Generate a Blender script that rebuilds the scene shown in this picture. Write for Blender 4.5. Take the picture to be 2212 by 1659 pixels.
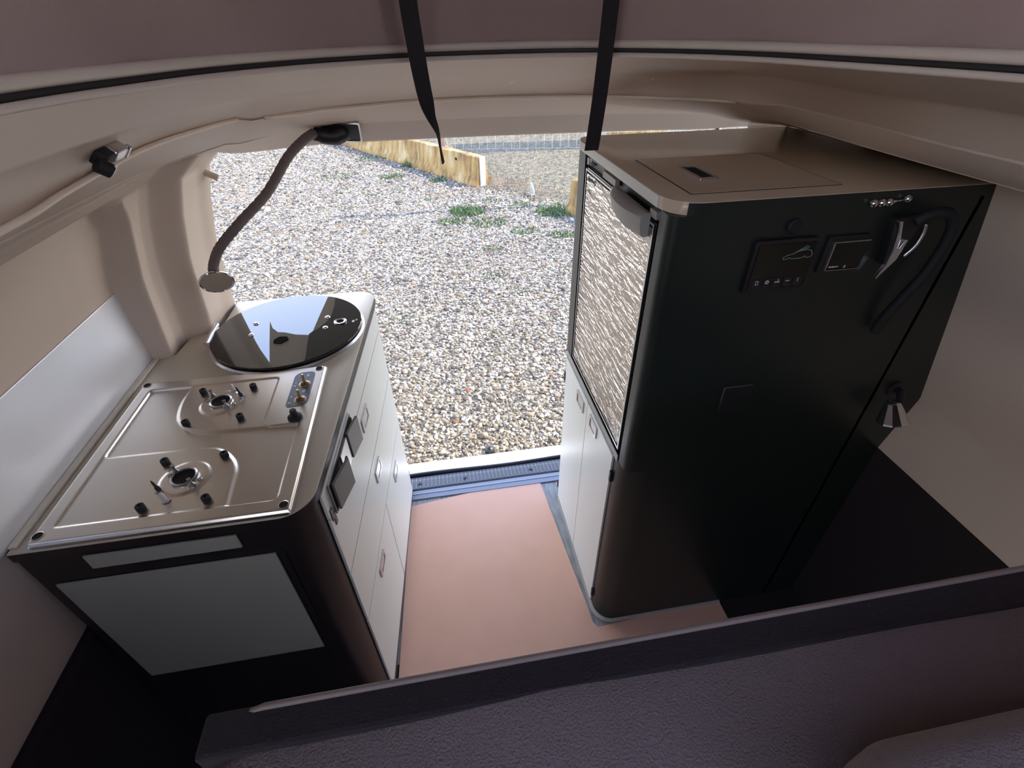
import bpy, bmesh, math, random
import numpy as np
from mathutils import Vector, Matrix, Euler

for o in list(bpy.data.objects):
    bpy.data.objects.remove(o, do_unlink=True)
S = bpy.context.scene
COL = S.collection
R = math.radians
random.seed(7)
rng = np.random.default_rng(7)

# ------------------------------------------------------------------ camera
cd = bpy.data.cameras.new('camera'); cam = bpy.data.objects.new('camera', cd); COL.objects.link(cam)
_y, _p, _r = R(8.7851), R(-36.9665), R(-1.0162)
fw = Vector((math.sin(_y)*math.cos(_p), math.cos(_y)*math.cos(_p), math.sin(_p)))
rt = Vector((math.cos(_y), -math.sin(_y), 0)); up = rt.cross(fw)
r2 = rt*math.cos(_r)+up*math.sin(_r); u2 = -rt*math.sin(_r)+up*math.cos(_r)
cam.matrix_world = Matrix(((r2.x, u2.x, -fw.x, 0.3195), (r2.y, u2.y, -fw.y, 0.0), (r2.z, u2.z, -fw.z, 1.5847), (0, 0, 0, 1)))
cd.sensor_fit = 'HORIZONTAL'; cd.sensor_width = 36.0; cd.lens = 36.0*1042.09/2212.0
cd.clip_start = 0.02; cd.clip_end = 400
S.camera = cam
# ------------------------------------------------------------------ world, sun, exposure
SKY = 1.35; SUN = 1.9; EXPO = 2.7
w = bpy.data.worlds.new('sky'); S.world = w; w.use_nodes = True
nt = w.node_tree; nt.nodes.clear()
wo = nt.nodes.new('ShaderNodeOutputWorld'); bg = nt.nodes.new('ShaderNodeBackground')
tc = nt.nodes.new('ShaderNodeTexCoord'); sx = nt.nodes.new('ShaderNodeSeparateXYZ'); cr = nt.nodes.new('ShaderNodeValToRGB')
nt.links.new(tc.outputs['Generated'], sx.inputs[0]); nt.links.new(sx.outputs['Z'], cr.inputs[0])
cr.color_ramp.elements[0].position = 0.0; cr.color_ramp.elements[0].color = (0.96, 0.93, 0.88, 1)
cr.color_ramp.elements[1].position = 0.75; cr.color_ramp.elements[1].color = (0.16, 0.27, 0.62, 1)
e = cr.color_ramp.elements.new(0.3); e.color = (0.52, 0.60, 0.75, 1)
nt.links.new(cr.outputs[0], bg.inputs[0]); bg.inputs[1].default_value = SKY
nt.links.new(bg.outputs[0], wo.inputs[0])
sd = bpy.data.lights.new('sun', 'SUN'); sun = bpy.data.objects.new('sun', sd); COL.objects.link(sun)
sd.energy = SUN; sd.angle = R(0.4); sd.color = (1.0, 0.91, 0.77)
sun_dir = Vector((1.0, -0.06, 0.95)).normalized()
sun.rotation_euler = sun_dir.to_track_quat('Z', 'Y').to_euler()
S.view_settings.view_transform = 'Standard'; S.view_settings.look = 'None'
S.view_settings.exposure = EXPO; S.view_settings.gamma = 1.0; S.view_settings.use_curve_mapping = False
S.cycles.max_bounces = 14; S.cycles.diffuse_bounces = 10; S.cycles.glossy_bounces = 6

# ------------------------------------------------------------------ helpers
def srgb(r, g, b):
    f = lambda c: (c/255/12.92) if c/255 <= .04045 else ((c/255+.055)/1.055)**2.4
    return (f(r), f(g), f(b), 1)

def mat(name, col, rough=.5, metal=0., spec=.5, bump=None, var=None, coat=0., ior=None, trans=0.):
    """bump=(scale, strength, distance, detail, stretch)  var=(scale, amount)"""
    m = bpy.data.materials.new(name); m.use_nodes = True
    n = m.node_tree; b = n.nodes['Principled BSDF']; L = n.links
    b.inputs['Base Color'].default_value = col; b.inputs['Roughness'].default_value = rough
    b.inputs['Metallic'].default_value = metal; b.inputs['Specular IOR Level'].default_value = spec
    b.inputs['Coat Weight'].default_value = coat; b.inputs['Coat Roughness'].default_value = .03
    b.inputs['Transmission Weight'].default_value = trans
    if ior: b.inputs['IOR'].default_value = ior
    co = n.nodes.new('ShaderNodeTexCoord')
    if var:
        t = n.nodes.new('ShaderNodeTexNoise'); t.inputs['Scale'].default_value = var[0]; t.inputs['Detail'].default_value = 5
        L.new(co.outputs['Object'], t.inputs['Vector'])
        mx = n.nodes.new('ShaderNodeMix'); mx.data_type = 'RGBA'
        a = var[1]
        mx.inputs[6].default_value = tuple(min(1, c*(1-a)) for c in col[:3])+(1,)
        mx.inputs[7].default_value = tuple(min(1, c*(1+a)) for c in col[:3])+(1,)
        L.new(t.outputs['Fac'], mx.inputs[0]); L.new(mx.outputs[2], b.inputs['Base Color'])
    if bump:
        sc, st, di = bump[:3]
        mp = n.nodes.new('ShaderNodeMapping'); L.new(co.outputs['Object'], mp.inputs[0])
        mp.inputs['Scale'].default_value = bump[4] if len(bump) > 4 else (1, 1, 1)
        t = n.nodes.new('ShaderNodeTexNoise'); t.inputs['Scale'].default_value = sc
        t.inputs['Detail'].default_value = bump[3] if len(bump) > 3 else 3
        L.new(mp.outputs[0], t.inputs['Vector'])
        bp = n.nodes.new('ShaderNodeBump'); bp.inputs['Strength'].default_value = st; bp.inputs['Distance'].default_value = di
        L.new(t.outputs['Fac'], bp.inputs['Height']); L.new(bp.outputs[0], b.inputs['Normal'])
    return m

M = {}
M['liner'] = mat('moulded_liner', srgb(208, 190, 174), .45, bump=(900, .12, .0006, 2), var=(3, .04))
M['rim'] = mat('rim_trim', srgb(205, 192, 180), .4)
M['bead'] = mat('crease_highlight', srgb(236, 218, 198), .28)  # paler than the lining, painting a highlight onto its creases
M['seal'] = mat('rubber_seal', srgb(40, 38, 40), .6)
M['canvas'] = mat('dark_canvas', srgb(160, 138, 136), .95, bump=(700, .4, .001, 2), var=(4, .08))
M['carpet'] = mat('dark_carpet', srgb(34, 27, 30), .95, bump=(500, .6, .002, 3))
M['bed'] = mat('bed_fabric', srgb(112, 101, 100), .92, bump=(620, .8, .0018, 3), var=(9, .10))
M['bedtrim'] = mat('bed_piping', srgb(120, 106, 100), .6)
M['brown'] = mat('dark_laminate', srgb(38, 33, 33), .36, bump=(60, .05, .0004, 2), var=(30, .06))
M['tall'] = mat('tall_unit_laminate', srgb(29, 35, 32), .38, bump=(60, .05, .0004, 2), var=(30, .06))
M['door'] = mat('pale_laminate', srgb(212, 213, 206), .38, var=(2, .015))
M['shadedoor'] = mat('shaded_laminate', srgb(158, 158, 146), .45, var=(2, .02))  # door laminate darkened to stand for shade on the near end
M['top'] = mat('worktop_laminate', srgb(196, 186, 168), .42, var=(2.5, .03), bump=(25, .04, .0006, 2))
M['topr'] = mat('cabinet_top_laminate', srgb(206, 188, 164), .13, var=(2, .03))
M['steel'] = mat('brushed_steel', (.66, .63, .59, 1), .30, 1.0, bump=(420, .05, .0002, 2, (1, .05, 1)), var=(5, .05))
M['alu'] = mat('brushed_aluminium', (.78, .78, .82, 1), .42, .85, bump=(26, .15, .002, 4), var=(4, .08))
M['chrome'] = mat('chrome', (.85, .85, .86, 1), .12, 1.0)
M['dchrome'] = mat('dull_chrome', (.62, .62, .64, 1), .3, 1.0)
M['dsteel'] = mat('heat_tinted_steel', (.34, .32, .31, 1), .35, 1.0)
M['brass'] = mat('brass', (.34, .24, .13, 1), .35, 1.0)
M['black'] = mat('black_plastic', srgb(30, 29, 31), .45)
M['rubber'] = mat('black_rubber', srgb(22, 22, 26), .7)
M['hole'] = mat('dark_cavity', srgb(12, 11, 10), .9)
M['glass'] = mat('black_glass', srgb(16, 14, 14), .012, 0, .5, ior=1.8)
M['gasket'] = mat('glass_edge', srgb(30, 38, 36), .1, 0, 1.0, ior=1.8)
M['plate'] = mat('control_plate', srgb(98, 104, 118), .35, .3)
M['white'] = mat('white_print', srgb(214, 216, 214), .5)
M['screen'] = mat('dark_screen', srgb(14, 18, 16), .08)
M['frame'] = mat('fridge_frame', srgb(26, 24, 25), .35)
M['grey'] = mat('grey_plastic', srgb(150, 148, 142), .45)
M['dgrey'] = mat('dark_grey_plastic', srgb(92, 84, 82), .5)
M['covergrey'] = mat('cover_grey', srgb(118, 115, 108), .4)
M['beigep'] = mat('beige_plastic', srgb(206, 192, 172), .45)
M['diff'] = mat('lamp_diffuser', srgb(186, 170, 150), .35)
M['strap'] = mat('webbing', srgb(30, 24, 30), .8, bump=(1400, .6, .001, 1, (1, 1, .3)))
M['sheet'] = mat('pink_floor_sheet', srgb(224, 176, 150), .75, var=(9, .09), bump=(14, .12, .003, 4))
M['sill'] = mat('ribbed_sill', srgb(50, 54, 62), .5)
M['alusill'] = mat('anodised_strip', srgb(136, 142, 154), .45, .1)
M['bodywhite'] = mat('white_paint', srgb(244, 244, 242), .25, coat=.5)
M['tblack'] = mat('tow_cover', srgb(28, 28, 30), .4)
M['gategrey'] = mat('tailgate_trim', srgb(238, 222, 204), .5)
M['gatedark'] = mat('tailgate_panel', srgb(74, 62, 58), .5)
M['rust'] = mat('rusty_steel', srgb(128, 100, 84), .7, .3, var=(20, .3))
M['wire'] = mat('galvanised_wire', srgb(196, 192, 180), .5, .3)
M['bottle'] = mat('clear_plastic', srgb(206, 224, 222), .15, trans=.5)

def film_mat():
    m = mat('crinkled_film', srgb(172, 164, 156), .09, 1.0)
    n = m.node_tree; b = n.nodes['Principled BSDF']; L = n.links
    co = n.nodes.new('ShaderNodeTexCoord'); mp = n.nodes.new('ShaderNodeMapping'); mp.inputs['Scale'].default_value = (1, 5, 26)
    L.new(co.outputs['Object'], mp.inputs[0])
    t = n.nodes.new('ShaderNodeTexNoise'); t.inputs['Scale'].default_value = 3.0; t.inputs['Detail'].default_value = 3; t.inputs['Distortion'].default_value = .9
    L.new(mp.outputs[0], t.inputs['Vector'])
    bp = n.nodes.new('ShaderNodeBump'); bp.inputs['Strength'].default_value = .85; bp.inputs['Distance'].default_value = .012
    L.new(t.outputs['Fac'], bp.inputs['Height']); L.new(bp.outputs[0], b.inputs['Normal'])
    return m
M['film'] = film_mat()

def floor_mat():
    m = mat('grey_wood_vinyl', srgb(168, 174, 178), .45)
    n = m.node_tree; b = n.nodes['Principled BSDF']; L = n.links
    co = n.nodes.new('ShaderNodeTexCoord'); mp = n.nodes.new('ShaderNodeMapping'); mp.inputs['Scale'].default_value = (26, 3, 1)
    L.new(co.outputs['Object'], mp.inputs[0])
    t = n.nodes.new('ShaderNodeTexNoise'); t.inputs['Scale'].default_value = 4; t.inputs['Detail'].default_value = 8
    L.new(mp.outputs[0], t.inputs['Vector'])
    c = n.nodes.new('ShaderNodeValToRGB'); c.color_ramp.elements[0].position = .3; c.color_ramp.elements[0].color = srgb(120, 122, 120)
    c.color_ramp.elements[1].position = .7; c.color_ramp.elements[1].color = srgb(168, 168, 164)
    L.new(t.outputs['Fac'], c.inputs[0]); L.new(c.outputs[0], b.inputs['Base Color'])
    return m
M['vinyl'] = floor_mat()

def ground_mat():
    m = bpy.data.materials.new('gravel_ground'); m.use_nodes = True
    n = m.node_tree; b = n.nodes['Principled BSDF']; L = n.links; N = n.nodes.new
    b.inputs['Roughness'].default_value = .95
    g = N('ShaderNodeNewGeometry')
    v = N('ShaderNodeTexVoronoi'); v.inputs['Scale'].default_value = 42; L.new(g.outputs['Position'], v.inputs['Vector'])
    cr = N('ShaderNodeValToRGB'); e = cr.color_ramp.elements
    e[0].position = 0; e[0].color = srgb(60, 54, 46); e[1].position = 1; e[1].color = srgb(214, 202, 180)
    x = e.new(.3); x.color = srgb(112, 102, 86); x = e.new(.6); x.color = srgb(162, 150, 128)
    sp = N('ShaderNodeSeparateColor'); L.new(v.outputs['Color'], sp.inputs[0]); L.new(sp.outputs[0], cr.inputs[0])
    # dry grass field beyond the barrier line
    sep = N('ShaderNodeSeparateXYZ'); L.new(g.outputs['Position'], sep.inputs[0])
    a = N('ShaderNodeMath'); a.operation = 'MULTIPLY_ADD'; L.new(sep.outputs['X'], a.inputs[0]); a.inputs[1].default_value = 1.45; L.new(sep.outputs['Y'], a.inputs[2])
    ns = N('ShaderNodeTexNoise'); ns.inputs['Scale'].default_value = 1.7; ns.inputs['Detail'].default_value = 6; L.new(g.outputs['Position'], ns.inputs['Vector'])
    a2 = N('ShaderNodeMath'); a2.operation = 'MULTIPLY_ADD'; L.new(ns.outputs['Fac'], a2.inputs[0]); a2.inputs[1].default_value = 1.6; L.new(a.outputs[0], a2.inputs[2])
    mr = N('ShaderNodeMapRange'); mr.inputs[1].default_value = 10.1; mr.inputs[2].default_value = 11.0; L.new(a2.outputs[0], mr.inputs[0])
    n2 = N('ShaderNodeTexNoise'); n2.inputs['Scale'].default_value = 14; n2.inputs['Detail'].default_value = 10; n2.inputs['Roughness'].default_value = .75; L.new(g.outputs['Position'], n2.inputs['Vector'])
    c2 = N('ShaderNodeValToRGB'); e = c2.color_ramp.elements
    e[0].position = .40; e[0].color = srgb(58, 54, 36); e[1].position = .64; e[1].color = srgb(176, 158, 122)
    x = e.new(.5); x.color = srgb(132, 120, 88)
    L.new(n2.outputs['Fac'], c2.inputs[0])
    mx = N('ShaderNodeMix'); mx.data_type = 'RGBA'; L.new(mr.outputs[0], mx.inputs[0]); L.new(cr.outputs[0], mx.inputs[6]); L.new(c2.outputs[0], mx.inputs[7])
    # soil and moss stains in the gravel
    n3 = N('ShaderNodeTexNoise'); n3.inputs['Scale'].default_value = 1.3; n3.inputs['Detail'].default_value = 7; L.new(g.outputs['Position'], n3.inputs['Vector'])
    r3 = N('ShaderNodeMapRange'); r3.inputs[1].default_value = .55; r3.inputs[2].default_value = .72; r3.inputs[4].default_value = .6; L.new(n3.outputs['Fac'], r3.inputs[0])
    m3 = N('ShaderNodeMix'); m3.data_type = 'RGBA'; L.new(r3.outputs[0], m3.inputs[0]); L.new(mx.outputs[2], m3.inputs[6]); m3.inputs[7].default_value = srgb(150, 128, 98)
    hs = N('ShaderNodeHueSaturation'); hs.inputs['Value'].default_value = .46; L.new(m3.outputs[2], hs.inputs['Color']); L.new(hs.outputs[0], b.inputs['Base Color'])
    bp = N('ShaderNodeBump'); bp.inputs['Distance'].default_value = .02; bp.inputs['Strength'].default_value = 1
    iv = N('ShaderNodeMath'); iv.operation = 'SUBTRACT'; iv.inputs[0].default_value = 1; L.new(v.outputs['Distance'], iv.inputs[1])
    L.new(iv.outputs[0], bp.inputs['Height']); L.new(bp.outputs[0], b.inputs['Normal'])
    return m
M['ground'] = ground_mat()

def island_mat(name, cols, rough=.9, val=1.):
    m = bpy.data.materials.new(name); m.use_nodes = True
    n = m.node_tree; b = n.nodes['Principled BSDF']; L = n.links
    b.inputs['Roughness'].default_value = rough
    g = n.nodes.new('ShaderNodeNewGeometry'); c = n.nodes.new('ShaderNodeValToRGB'); e = c.color_ramp.elements
    c.color_ramp.interpolation = 'CONSTANT'
    e[0].position = cols[0][0]; e[0].color = srgb(*cols[0][1]); e[1].position = cols[1][0]; e[1].color = srgb(*cols[1][1])
    for p, cc in cols[2:]:
        x = e.new(p); x.color = srgb(*cc)
    hs = n.nodes.new('ShaderNodeHueSaturation'); hs.inputs['Value'].default_value = val
    L.new(g.outputs['Random Per Island'], c.inputs[0]); L.new(c.outputs[0], hs.inputs['Color']); L.new(hs.outputs[0], b.inputs['Base Color'])
    return m
M['stone'] = island_mat('gravel_stone', [(0, (104, 92, 74)), (.1, (164, 148, 120)), (.34, (196, 180, 152)), (.58, (132, 118, 94)), (.74, (222, 208, 184)), (.86, (86, 80, 70)), (.94, (148, 122, 86)), (.993, (150, 92, 66))], val=.52)
M['dry'] = island_mat('dry_blades', [(0, (196, 178, 136)), (.25, (216, 200, 164)), (.5, (150, 136, 96)), (.7, (172, 160, 128)), (.85, (118, 122, 78))], val=.42)
M['weed'] = island_mat('weed_leaves', [(0, (84, 112, 58)), (.3, (104, 136, 70)), (.6, (66, 92, 50)), (.8, (132, 152, 88))], val=.5)
M['twig'] = island_mat('dead_twigs', [(0, (140, 108, 84)), (.5, (166, 134, 104)), (.8, (110, 84, 66))], val=.5)

def concrete_mat():
    m = mat('stained_concrete', srgb(190, 184, 172), .9)
    n = m.node_tree; b = n.nodes['Principled BSDF']; L = n.links; N = n.nodes.new
    co = N('ShaderNodeTexCoord'); mp = N('ShaderNodeMapping'); mp.inputs['Scale'].default_value = (9, 9, 1.2); L.new(co.outputs['Object'], mp.inputs[0])
    t = N('ShaderNodeTexNoise'); t.inputs['Scale'].default_value = 1.4; t.inputs['Detail'].default_value = 9; L.new(mp.outputs[0], t.inputs['Vector'])
    t2 = N('ShaderNodeTexNoise'); t2.inputs['Scale'].default_value = 2.2; t2.inputs['Detail'].default_value = 6; L.new(co.outputs['Object'], t2.inputs['Vector'])
    mm = N('ShaderNodeMath'); mm.operation = 'MULTIPLY'; L.new(t.outputs['Fac'], mm.inputs[0]); L.new(t2.outputs['Fac'], mm.inputs[1])
    c = N('ShaderNodeValToRGB'); e = c.color_ramp.elements
    e[0].position = .12; e[0].color = srgb(62, 52, 34); e[1].position = .42; e[1].color = srgb(150, 136, 104)
    x = e.new(.22); x.color = srgb(122, 94, 48); x = e.new(.3); x.color = srgb(138, 114, 66)
    L.new(mm.outputs[0], c.inputs[0]); L.new(c.outputs[0], b.inputs['Base Color'])
    bp = N('ShaderNodeBump'); bp.inputs['Distance'].default_value = .01; L.new(t2.outputs['Fac'], bp.inputs['Height']); L.new(bp.outputs[0], b.inputs['Normal'])
    return m
M['concrete'] = concrete_mat()

def tag(o, label=None, cat=None, group=None, kind=None):
    if label: o['label'] = label
    if cat: o['category'] = cat
    if group: o['group'] = group
    if kind: o['kind'] = kind
    return o

def thing(name, loc, label, cat, group=None):
    o = bpy.data.objects.new(name, None); COL.objects.link(o); o.location = loc
    o.empty_display_size = .05
    return tag(o, label, cat, group)

def wloc(o):
    v = Vector((0, 0, 0))
    while o is not None:
        v += o.location; o = o.parent
    return v

def link(name, me, m, parent=None, smooth=False, label=None):
    """mesh data is in world coordinates; the object keeps its own origin at the parent's place"""
    o = bpy.data.objects.new(name, me); COL.objects.link(o)
    if m: me.materials.append(m)
    if smooth:
        for p in me.polygons: p.use_smooth = True
    if parent:
        off = wloc(parent)
        me.transform(Matrix.Translation(-off)); o.parent = parent
    if label: o['label'] = label
    return o

def done(name, bm, m, parent=None, smooth=False, label=None, auto=None):
    bmesh.ops.recalc_face_normals(bm, faces=bm.faces)
    me = bpy.data.meshes.new(name); bm.to_mesh(me); bm.free()
    o = link(name, me, m, parent, smooth, label)
    if auto is not None:
        for p in me.polygons: p.use_smooth = True
        me.set_sharp_from_angle(angle=R(auto))
    return o

def frame(o, u, v, wv):
    return Matrix(((u[0], v[0], wv[0], o[0]), (u[1], v[1], wv[1], o[1]), (u[2], v[2], wv[2], o[2]), (0, 0, 0, 1)))

I4 = Matrix.Identity(4)
def box(bm, a, b, mtx=I4, bev=0, seg=2):
    t = bmesh.new(); bmesh.ops.create_cube(t, size=1)
    c = [(a[i]+b[i])/2 for i in range(3)]; s = [abs(b[i]-a[i]) for i in range(3)]
    for v in t.verts: v.co = Vector((v.co.x*s[0]+c[0], v.co.y*s[1]+c[1], v.co.z*s[2]+c[2]))
    if bev: bmesh.ops.bevel(t, geom=t.edges[:], offset=bev, segments=seg, affect='EDGES', profile=.5)
    add(bm, t, mtx)
def add(bm, t, mtx=I4):
    vs = [bm.verts.new(mtx @ v.co) for v in t.verts]
    t.verts.index_update()
    for f in t.faces:
        try: bm.faces.new([vs[v.index] for v in f.verts])
        except ValueError: pass
    t.free()
def prism(bm, pts, z0, z1, mtx=I4, bev=0, seg=2):
    t = bmesh.new(); vs = [t.verts.new((p[0], p[1], z0)) for p in pts]; f = t.faces.new(vs)
    r = bmesh.ops.extrude_face_region(t, geom=[f]); nv = [g for g in r['geom'] if isinstance(g, bmesh.types.BMVert)]
    for v in nv: v.co.z = z1
    bmesh.ops.recalc_face_normals(t, faces=t.faces)
    if bev:
        ed = [e for e in t.edges if abs(e.verts[0].co.z-z1) < 1e-7 and abs(e.verts[1].co.z-z1) < 1e-7]
        bmesh.ops.bevel(t, geom=ed, offset=bev, segments=seg, affect='EDGES', profile=.5)
    add(bm, t, mtx)
def roundpoly(pts, rad, n=6):
    """pts corner list, rad per-corner radius or a number"""
    out = []; k = len(pts)
    for i in range(k):
        p = Vector(pts[i][:2]); a = Vector(pts[i-1][:2]); b = Vector(pts[(i+1) % k][:2])
        r = rad[i] if isinstance(rad, (list, tuple)) else rad
        if r <= 0: out.append(tuple(p)); continue
        da = (a-p).normalized(); db = (b-p).normalized()
        ang = da.angle(db); d = r/math.tan(ang/2)
        d = min(d, (a-p).length*.49, (b-p).length*.49); r = d*math.tan(ang/2)
        c = p+(da+db).normalized()*(r/math.sin(ang/2))
        s = p+da*d; e_ = p+db*d
        a0 = math.atan2(s.y-c.y, s.x-c.x); a1 = math.atan2(e_.y-c.y, e_.x-c.x)
        while a1-a0 > math.pi: a1 -= 2*math.pi
        while a1-a0 < -math.pi: a1 += 2*math.pi
        for j in range(n+1):
            q = a0+(a1-a0)*j/n; out.append((c.x+r*math.cos(q), c.y+r*math.sin(q)))
    return out
def rrect(x0, y0, x1, y1, r, n=5): return roundpoly([(x0, y0), (x1, y0), (x1, y1), (x0, y1)], r, n)
def ring_prism(bm, outer, inner, z0, z1, mtx=I4):
    """frame between two outlines with the same vertex count"""
    n = len(outer)
    V = [[bm.verts.new(mtx @ Vector((p[0], p[1], z))) for p in P] for P, z in ((outer, z0), (outer, z1), (inner, z1), (inner, z0))]
    for k in range(4):
        A, B = V[k], V[(k+1) % 4]
        for i in range(n):
            j = (i+1) % n; bm.faces.new((A[i], A[j], B[j], B[i]))
def circ(cx, cy, r, n=32): return [(cx+r*math.cos(2*math.pi*i/n), cy+r*math.sin(2*math.pi*i/n)) for i in range(n)]
def lathe(bm, prof, mtx=I4, n=28, cap=True):
    """prof [(r, z)]"""
    rings = []
    for r, z in prof:
        if r < 1e-6: rings.append([bm.verts.new(mtx @ Vector((0, 0, z)))])
        else: rings.append([bm.verts.new(mtx @ Vector((r*math.cos(2*math.pi*i/n), r*math.sin(2*math.pi*i/n), z))) for i in range(n)])
    for A, B in zip(rings, rings[1:]):
        for i in range(n):
            j = (i+1) % n
            if len(A) == 1 and len(B) == 1: continue
            if len(A) == 1: bm.faces.new((A[0], B[i], B[j]))
            elif len(B) == 1: bm.faces.new((A[i], A[j], B[0]))
            else: bm.faces.new((A[i], A[j], B[j], B[i]))
    if cap:
        for q in (rings[0], rings[-1]):
            if len(q) > 1: bm.faces.new(q)
def catmull(P, k=8):
    P = [Vector(p) for p in P]; out = []
    for i in range(len(P)-1):
        p0 = P[max(i-1, 0)]; p1 = P[i]; p2 = P[i+1]; p3 = P[min(i+2, len(P)-1)]
        for j in range(k):
            t = j/k
            out.append(.5*((2*p1)+(p2-p0)*t+(2*p0-5*p1+4*p2-p3)*t*t+(3*p1-p0-3*p2+p3)*t**3))
    out.append(P[-1]); return out
def tube(bm, P, r, n=12, cap=True):
    P = [Vector(p) for p in P]; rs = r if isinstance(r, (list, tuple)) else [r]*len(P)
    t0 = (P[1]-P[0]).normalized(); ref = Vector((0, 0, 1)) if abs(t0.z) < .9 else Vector((1, 0, 0))
    u = t0.cross(ref).normalized(); rings = []
    for i, p in enumerate(P):
        t = (P[min(i+1, len(P)-1)]-P[max(i-1, 0)]).normalized()
        u = (u-t*u.dot(t)).normalized(); v = t.cross(u)
        rings.append([bm.verts.new(p+rs[i]*(u*math.cos(2*math.pi*k/n)+v*math.sin(2*math.pi*k/n))) for k in range(n)])
    for A, B in zip(rings, rings[1:]):
        for k in range(n): bm.faces.new((A[k], A[(k+1) % n], B[(k+1) % n], B[k]))
    if cap: bm.faces.new(rings[0][::-1]); bm.faces.new(rings[-1])
def align(p, d, roll=None):
    z = Vector(d).normalized(); q = z.to_track_quat('Z', 'Y').to_matrix().to_4x4()
    return Matrix.Translation(Vector(p)) @ q
def grid_mesh(name, V, m, parent=None, smooth=True, auto=None):
    """V array (a, b, 3)"""
    a, b = V.shape[:2]
    me = bpy.data.meshes.new(name)
    idx = np.arange(a*b).reshape(a, b)
    F = np.stack([idx[:-1, :-1], idx[1:, :-1], idx[1:, 1:], idx[:-1, 1:]], -1).reshape(-1, 4)
    me.from_pydata(V.reshape(-1, 3).tolist(), [], F.tolist())
    o = link(name, me, m, parent, smooth)
    if auto is not None: me.set_sharp_from_angle(angle=R(auto))
    return o
def copy_tree(o, parent=None):
    c = o.copy(); COL.objects.link(c)
    if parent: c.parent = parent
    for ch in list(o.children): copy_tree(ch, c)
    return c

# ================================================================== THE VAN SHELL
def interp(x, xp, fp): return np.interp(x, xp, fp)
def sstep(x, a, b):
    t = np.clip((x-a)/(b-a), 0, 1); return t*t*(3-2*t)

# --- left wall: pillar profile with the recessed side panel and the tailgate reveal
def wallL(y, z):
    xp = interp(z, [-.1, .60, .9, 1.1, 1.22, 1.30, 1.345], [-.47, -.455, -.390, -.372, -.343, -.315, -.262])
    xr = interp(z, [-.1, .60, .9, 1.10, 1.22, 1.30, 1.345], [-.50, -.475, -.4385, -.4375, -.40, -.37, -.345])
    # rounded recess outline
    cx, cz, rr = 1.175-.10, 1.312-.10, .10
    dx = np.maximum(y-cx, 0); dz = np.maximum(z-cz, 0)
    sd = np.hypot(dx, dz)-rr
    f = sstep(sd, -.016, .006)
    x = xr+(xp-xr)*f
    x = x+(.062*sstep(y, 1.262, 1.305))
    # soft hollow in the pillar before the second step
    x = x-.008*np.exp(-((y-1.235)/.02)**2)*sstep(z, .8, .95)*(1-sstep(z, 1.25, 1.33))
    x = x+.012*sstep(y, 1.40, 1.46)
    return x
ys = np.concatenate([np.linspace(-1.9, .9, 30), np.linspace(.92, 1.15, 12), np.linspace(1.152, 1.20, 16), np.linspace(1.21, 1.25, 6), np.linspace(1.255, 1.315, 16), np.linspace(1.33, 1.465, 9)])
zs = np.concatenate([np.linspace(.60, 1.15, 16), np.linspace(1.16, 1.345, 34), [1.352, 1.360]])
YY, ZZ = np.meshgrid(ys, zs, indexing='ij')
# tailgate opening edge leans with height, rounded into the header
V = np.stack([wallL(YY, ZZ), YY, ZZ], -1)
wl = grid_mesh('wall_left', V, M['liner'])
bm = bmesh.new(); bm.from_mesh(wl.data)
bmesh.ops.delete(bm, geom=[f for f in bm.faces if -1.5 < f.calc_center_median().y < -.22 and .97 < f.calc_center_median().z < 1.335], context='FACES'); bm.to_mesh(wl.data); bm.free(); tag(wl, 'beige moulded side lining with a recessed panel and ribbed rear pillar', 'wall', kind='structure')  # side opening added behind the viewer to let fill daylight in
bm = bmesh.new(); box(bm, (-.52, -1.9, -.02), (-.47, 1.46, .605)); box(bm, (-.475, -1.9, .585), (-.455, 1.46, .602))
lo = done('wall_left', bm, M['carpet']); lo.name = 'wall_left_lower'; tag(lo, 'dark carpeted lower side wall beside the kitchen unit', 'wall', kind='structure')

def wallR(y, z):
    x = interp(z, [.675, .836, 1.10, 1.344, 1.38, 1.42], [1.405, 1.440, 1.375, 1.312, 1.19, 1.135])
    cx, cz, rr = 1.10, 1.15, .12
    return x
zs2 = np.concatenate([np.linspace(.675, .80, 6), np.linspace(.82, .86, 5), np.linspace(.9, 1.344, 16)])
YY, ZZ = np.meshgrid(np.linspace(-1.9, 1.46, 60), zs2, indexing='ij')
X = wallR(YY, ZZ)
# shallow moulded pocket with a soft edge near the camera
rec = sstep(-(np.hypot(np.maximum(np.abs(YY-.30)-.16, 0), np.maximum(np.abs(ZZ-1.10)-.10, 0))-.06), -.015, .015)
V = np.stack([X+.012*rec, YY, ZZ], -1)
wr = grid_mesh('wall_right', V, M['liner']); tag(wr, 'beige moulded side lining behind the tall cabinet', 'wall', kind='structure')
bm = bmesh.new(); box(bm, (1.405, -1.9, -.02), (1.46, 1.46, .675))
lo = done('wall_right_lower', bm, M['carpet']); tag(lo, 'dark carpeted lower side wall near the tall cabinet', 'wall', kind='structure')

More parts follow.
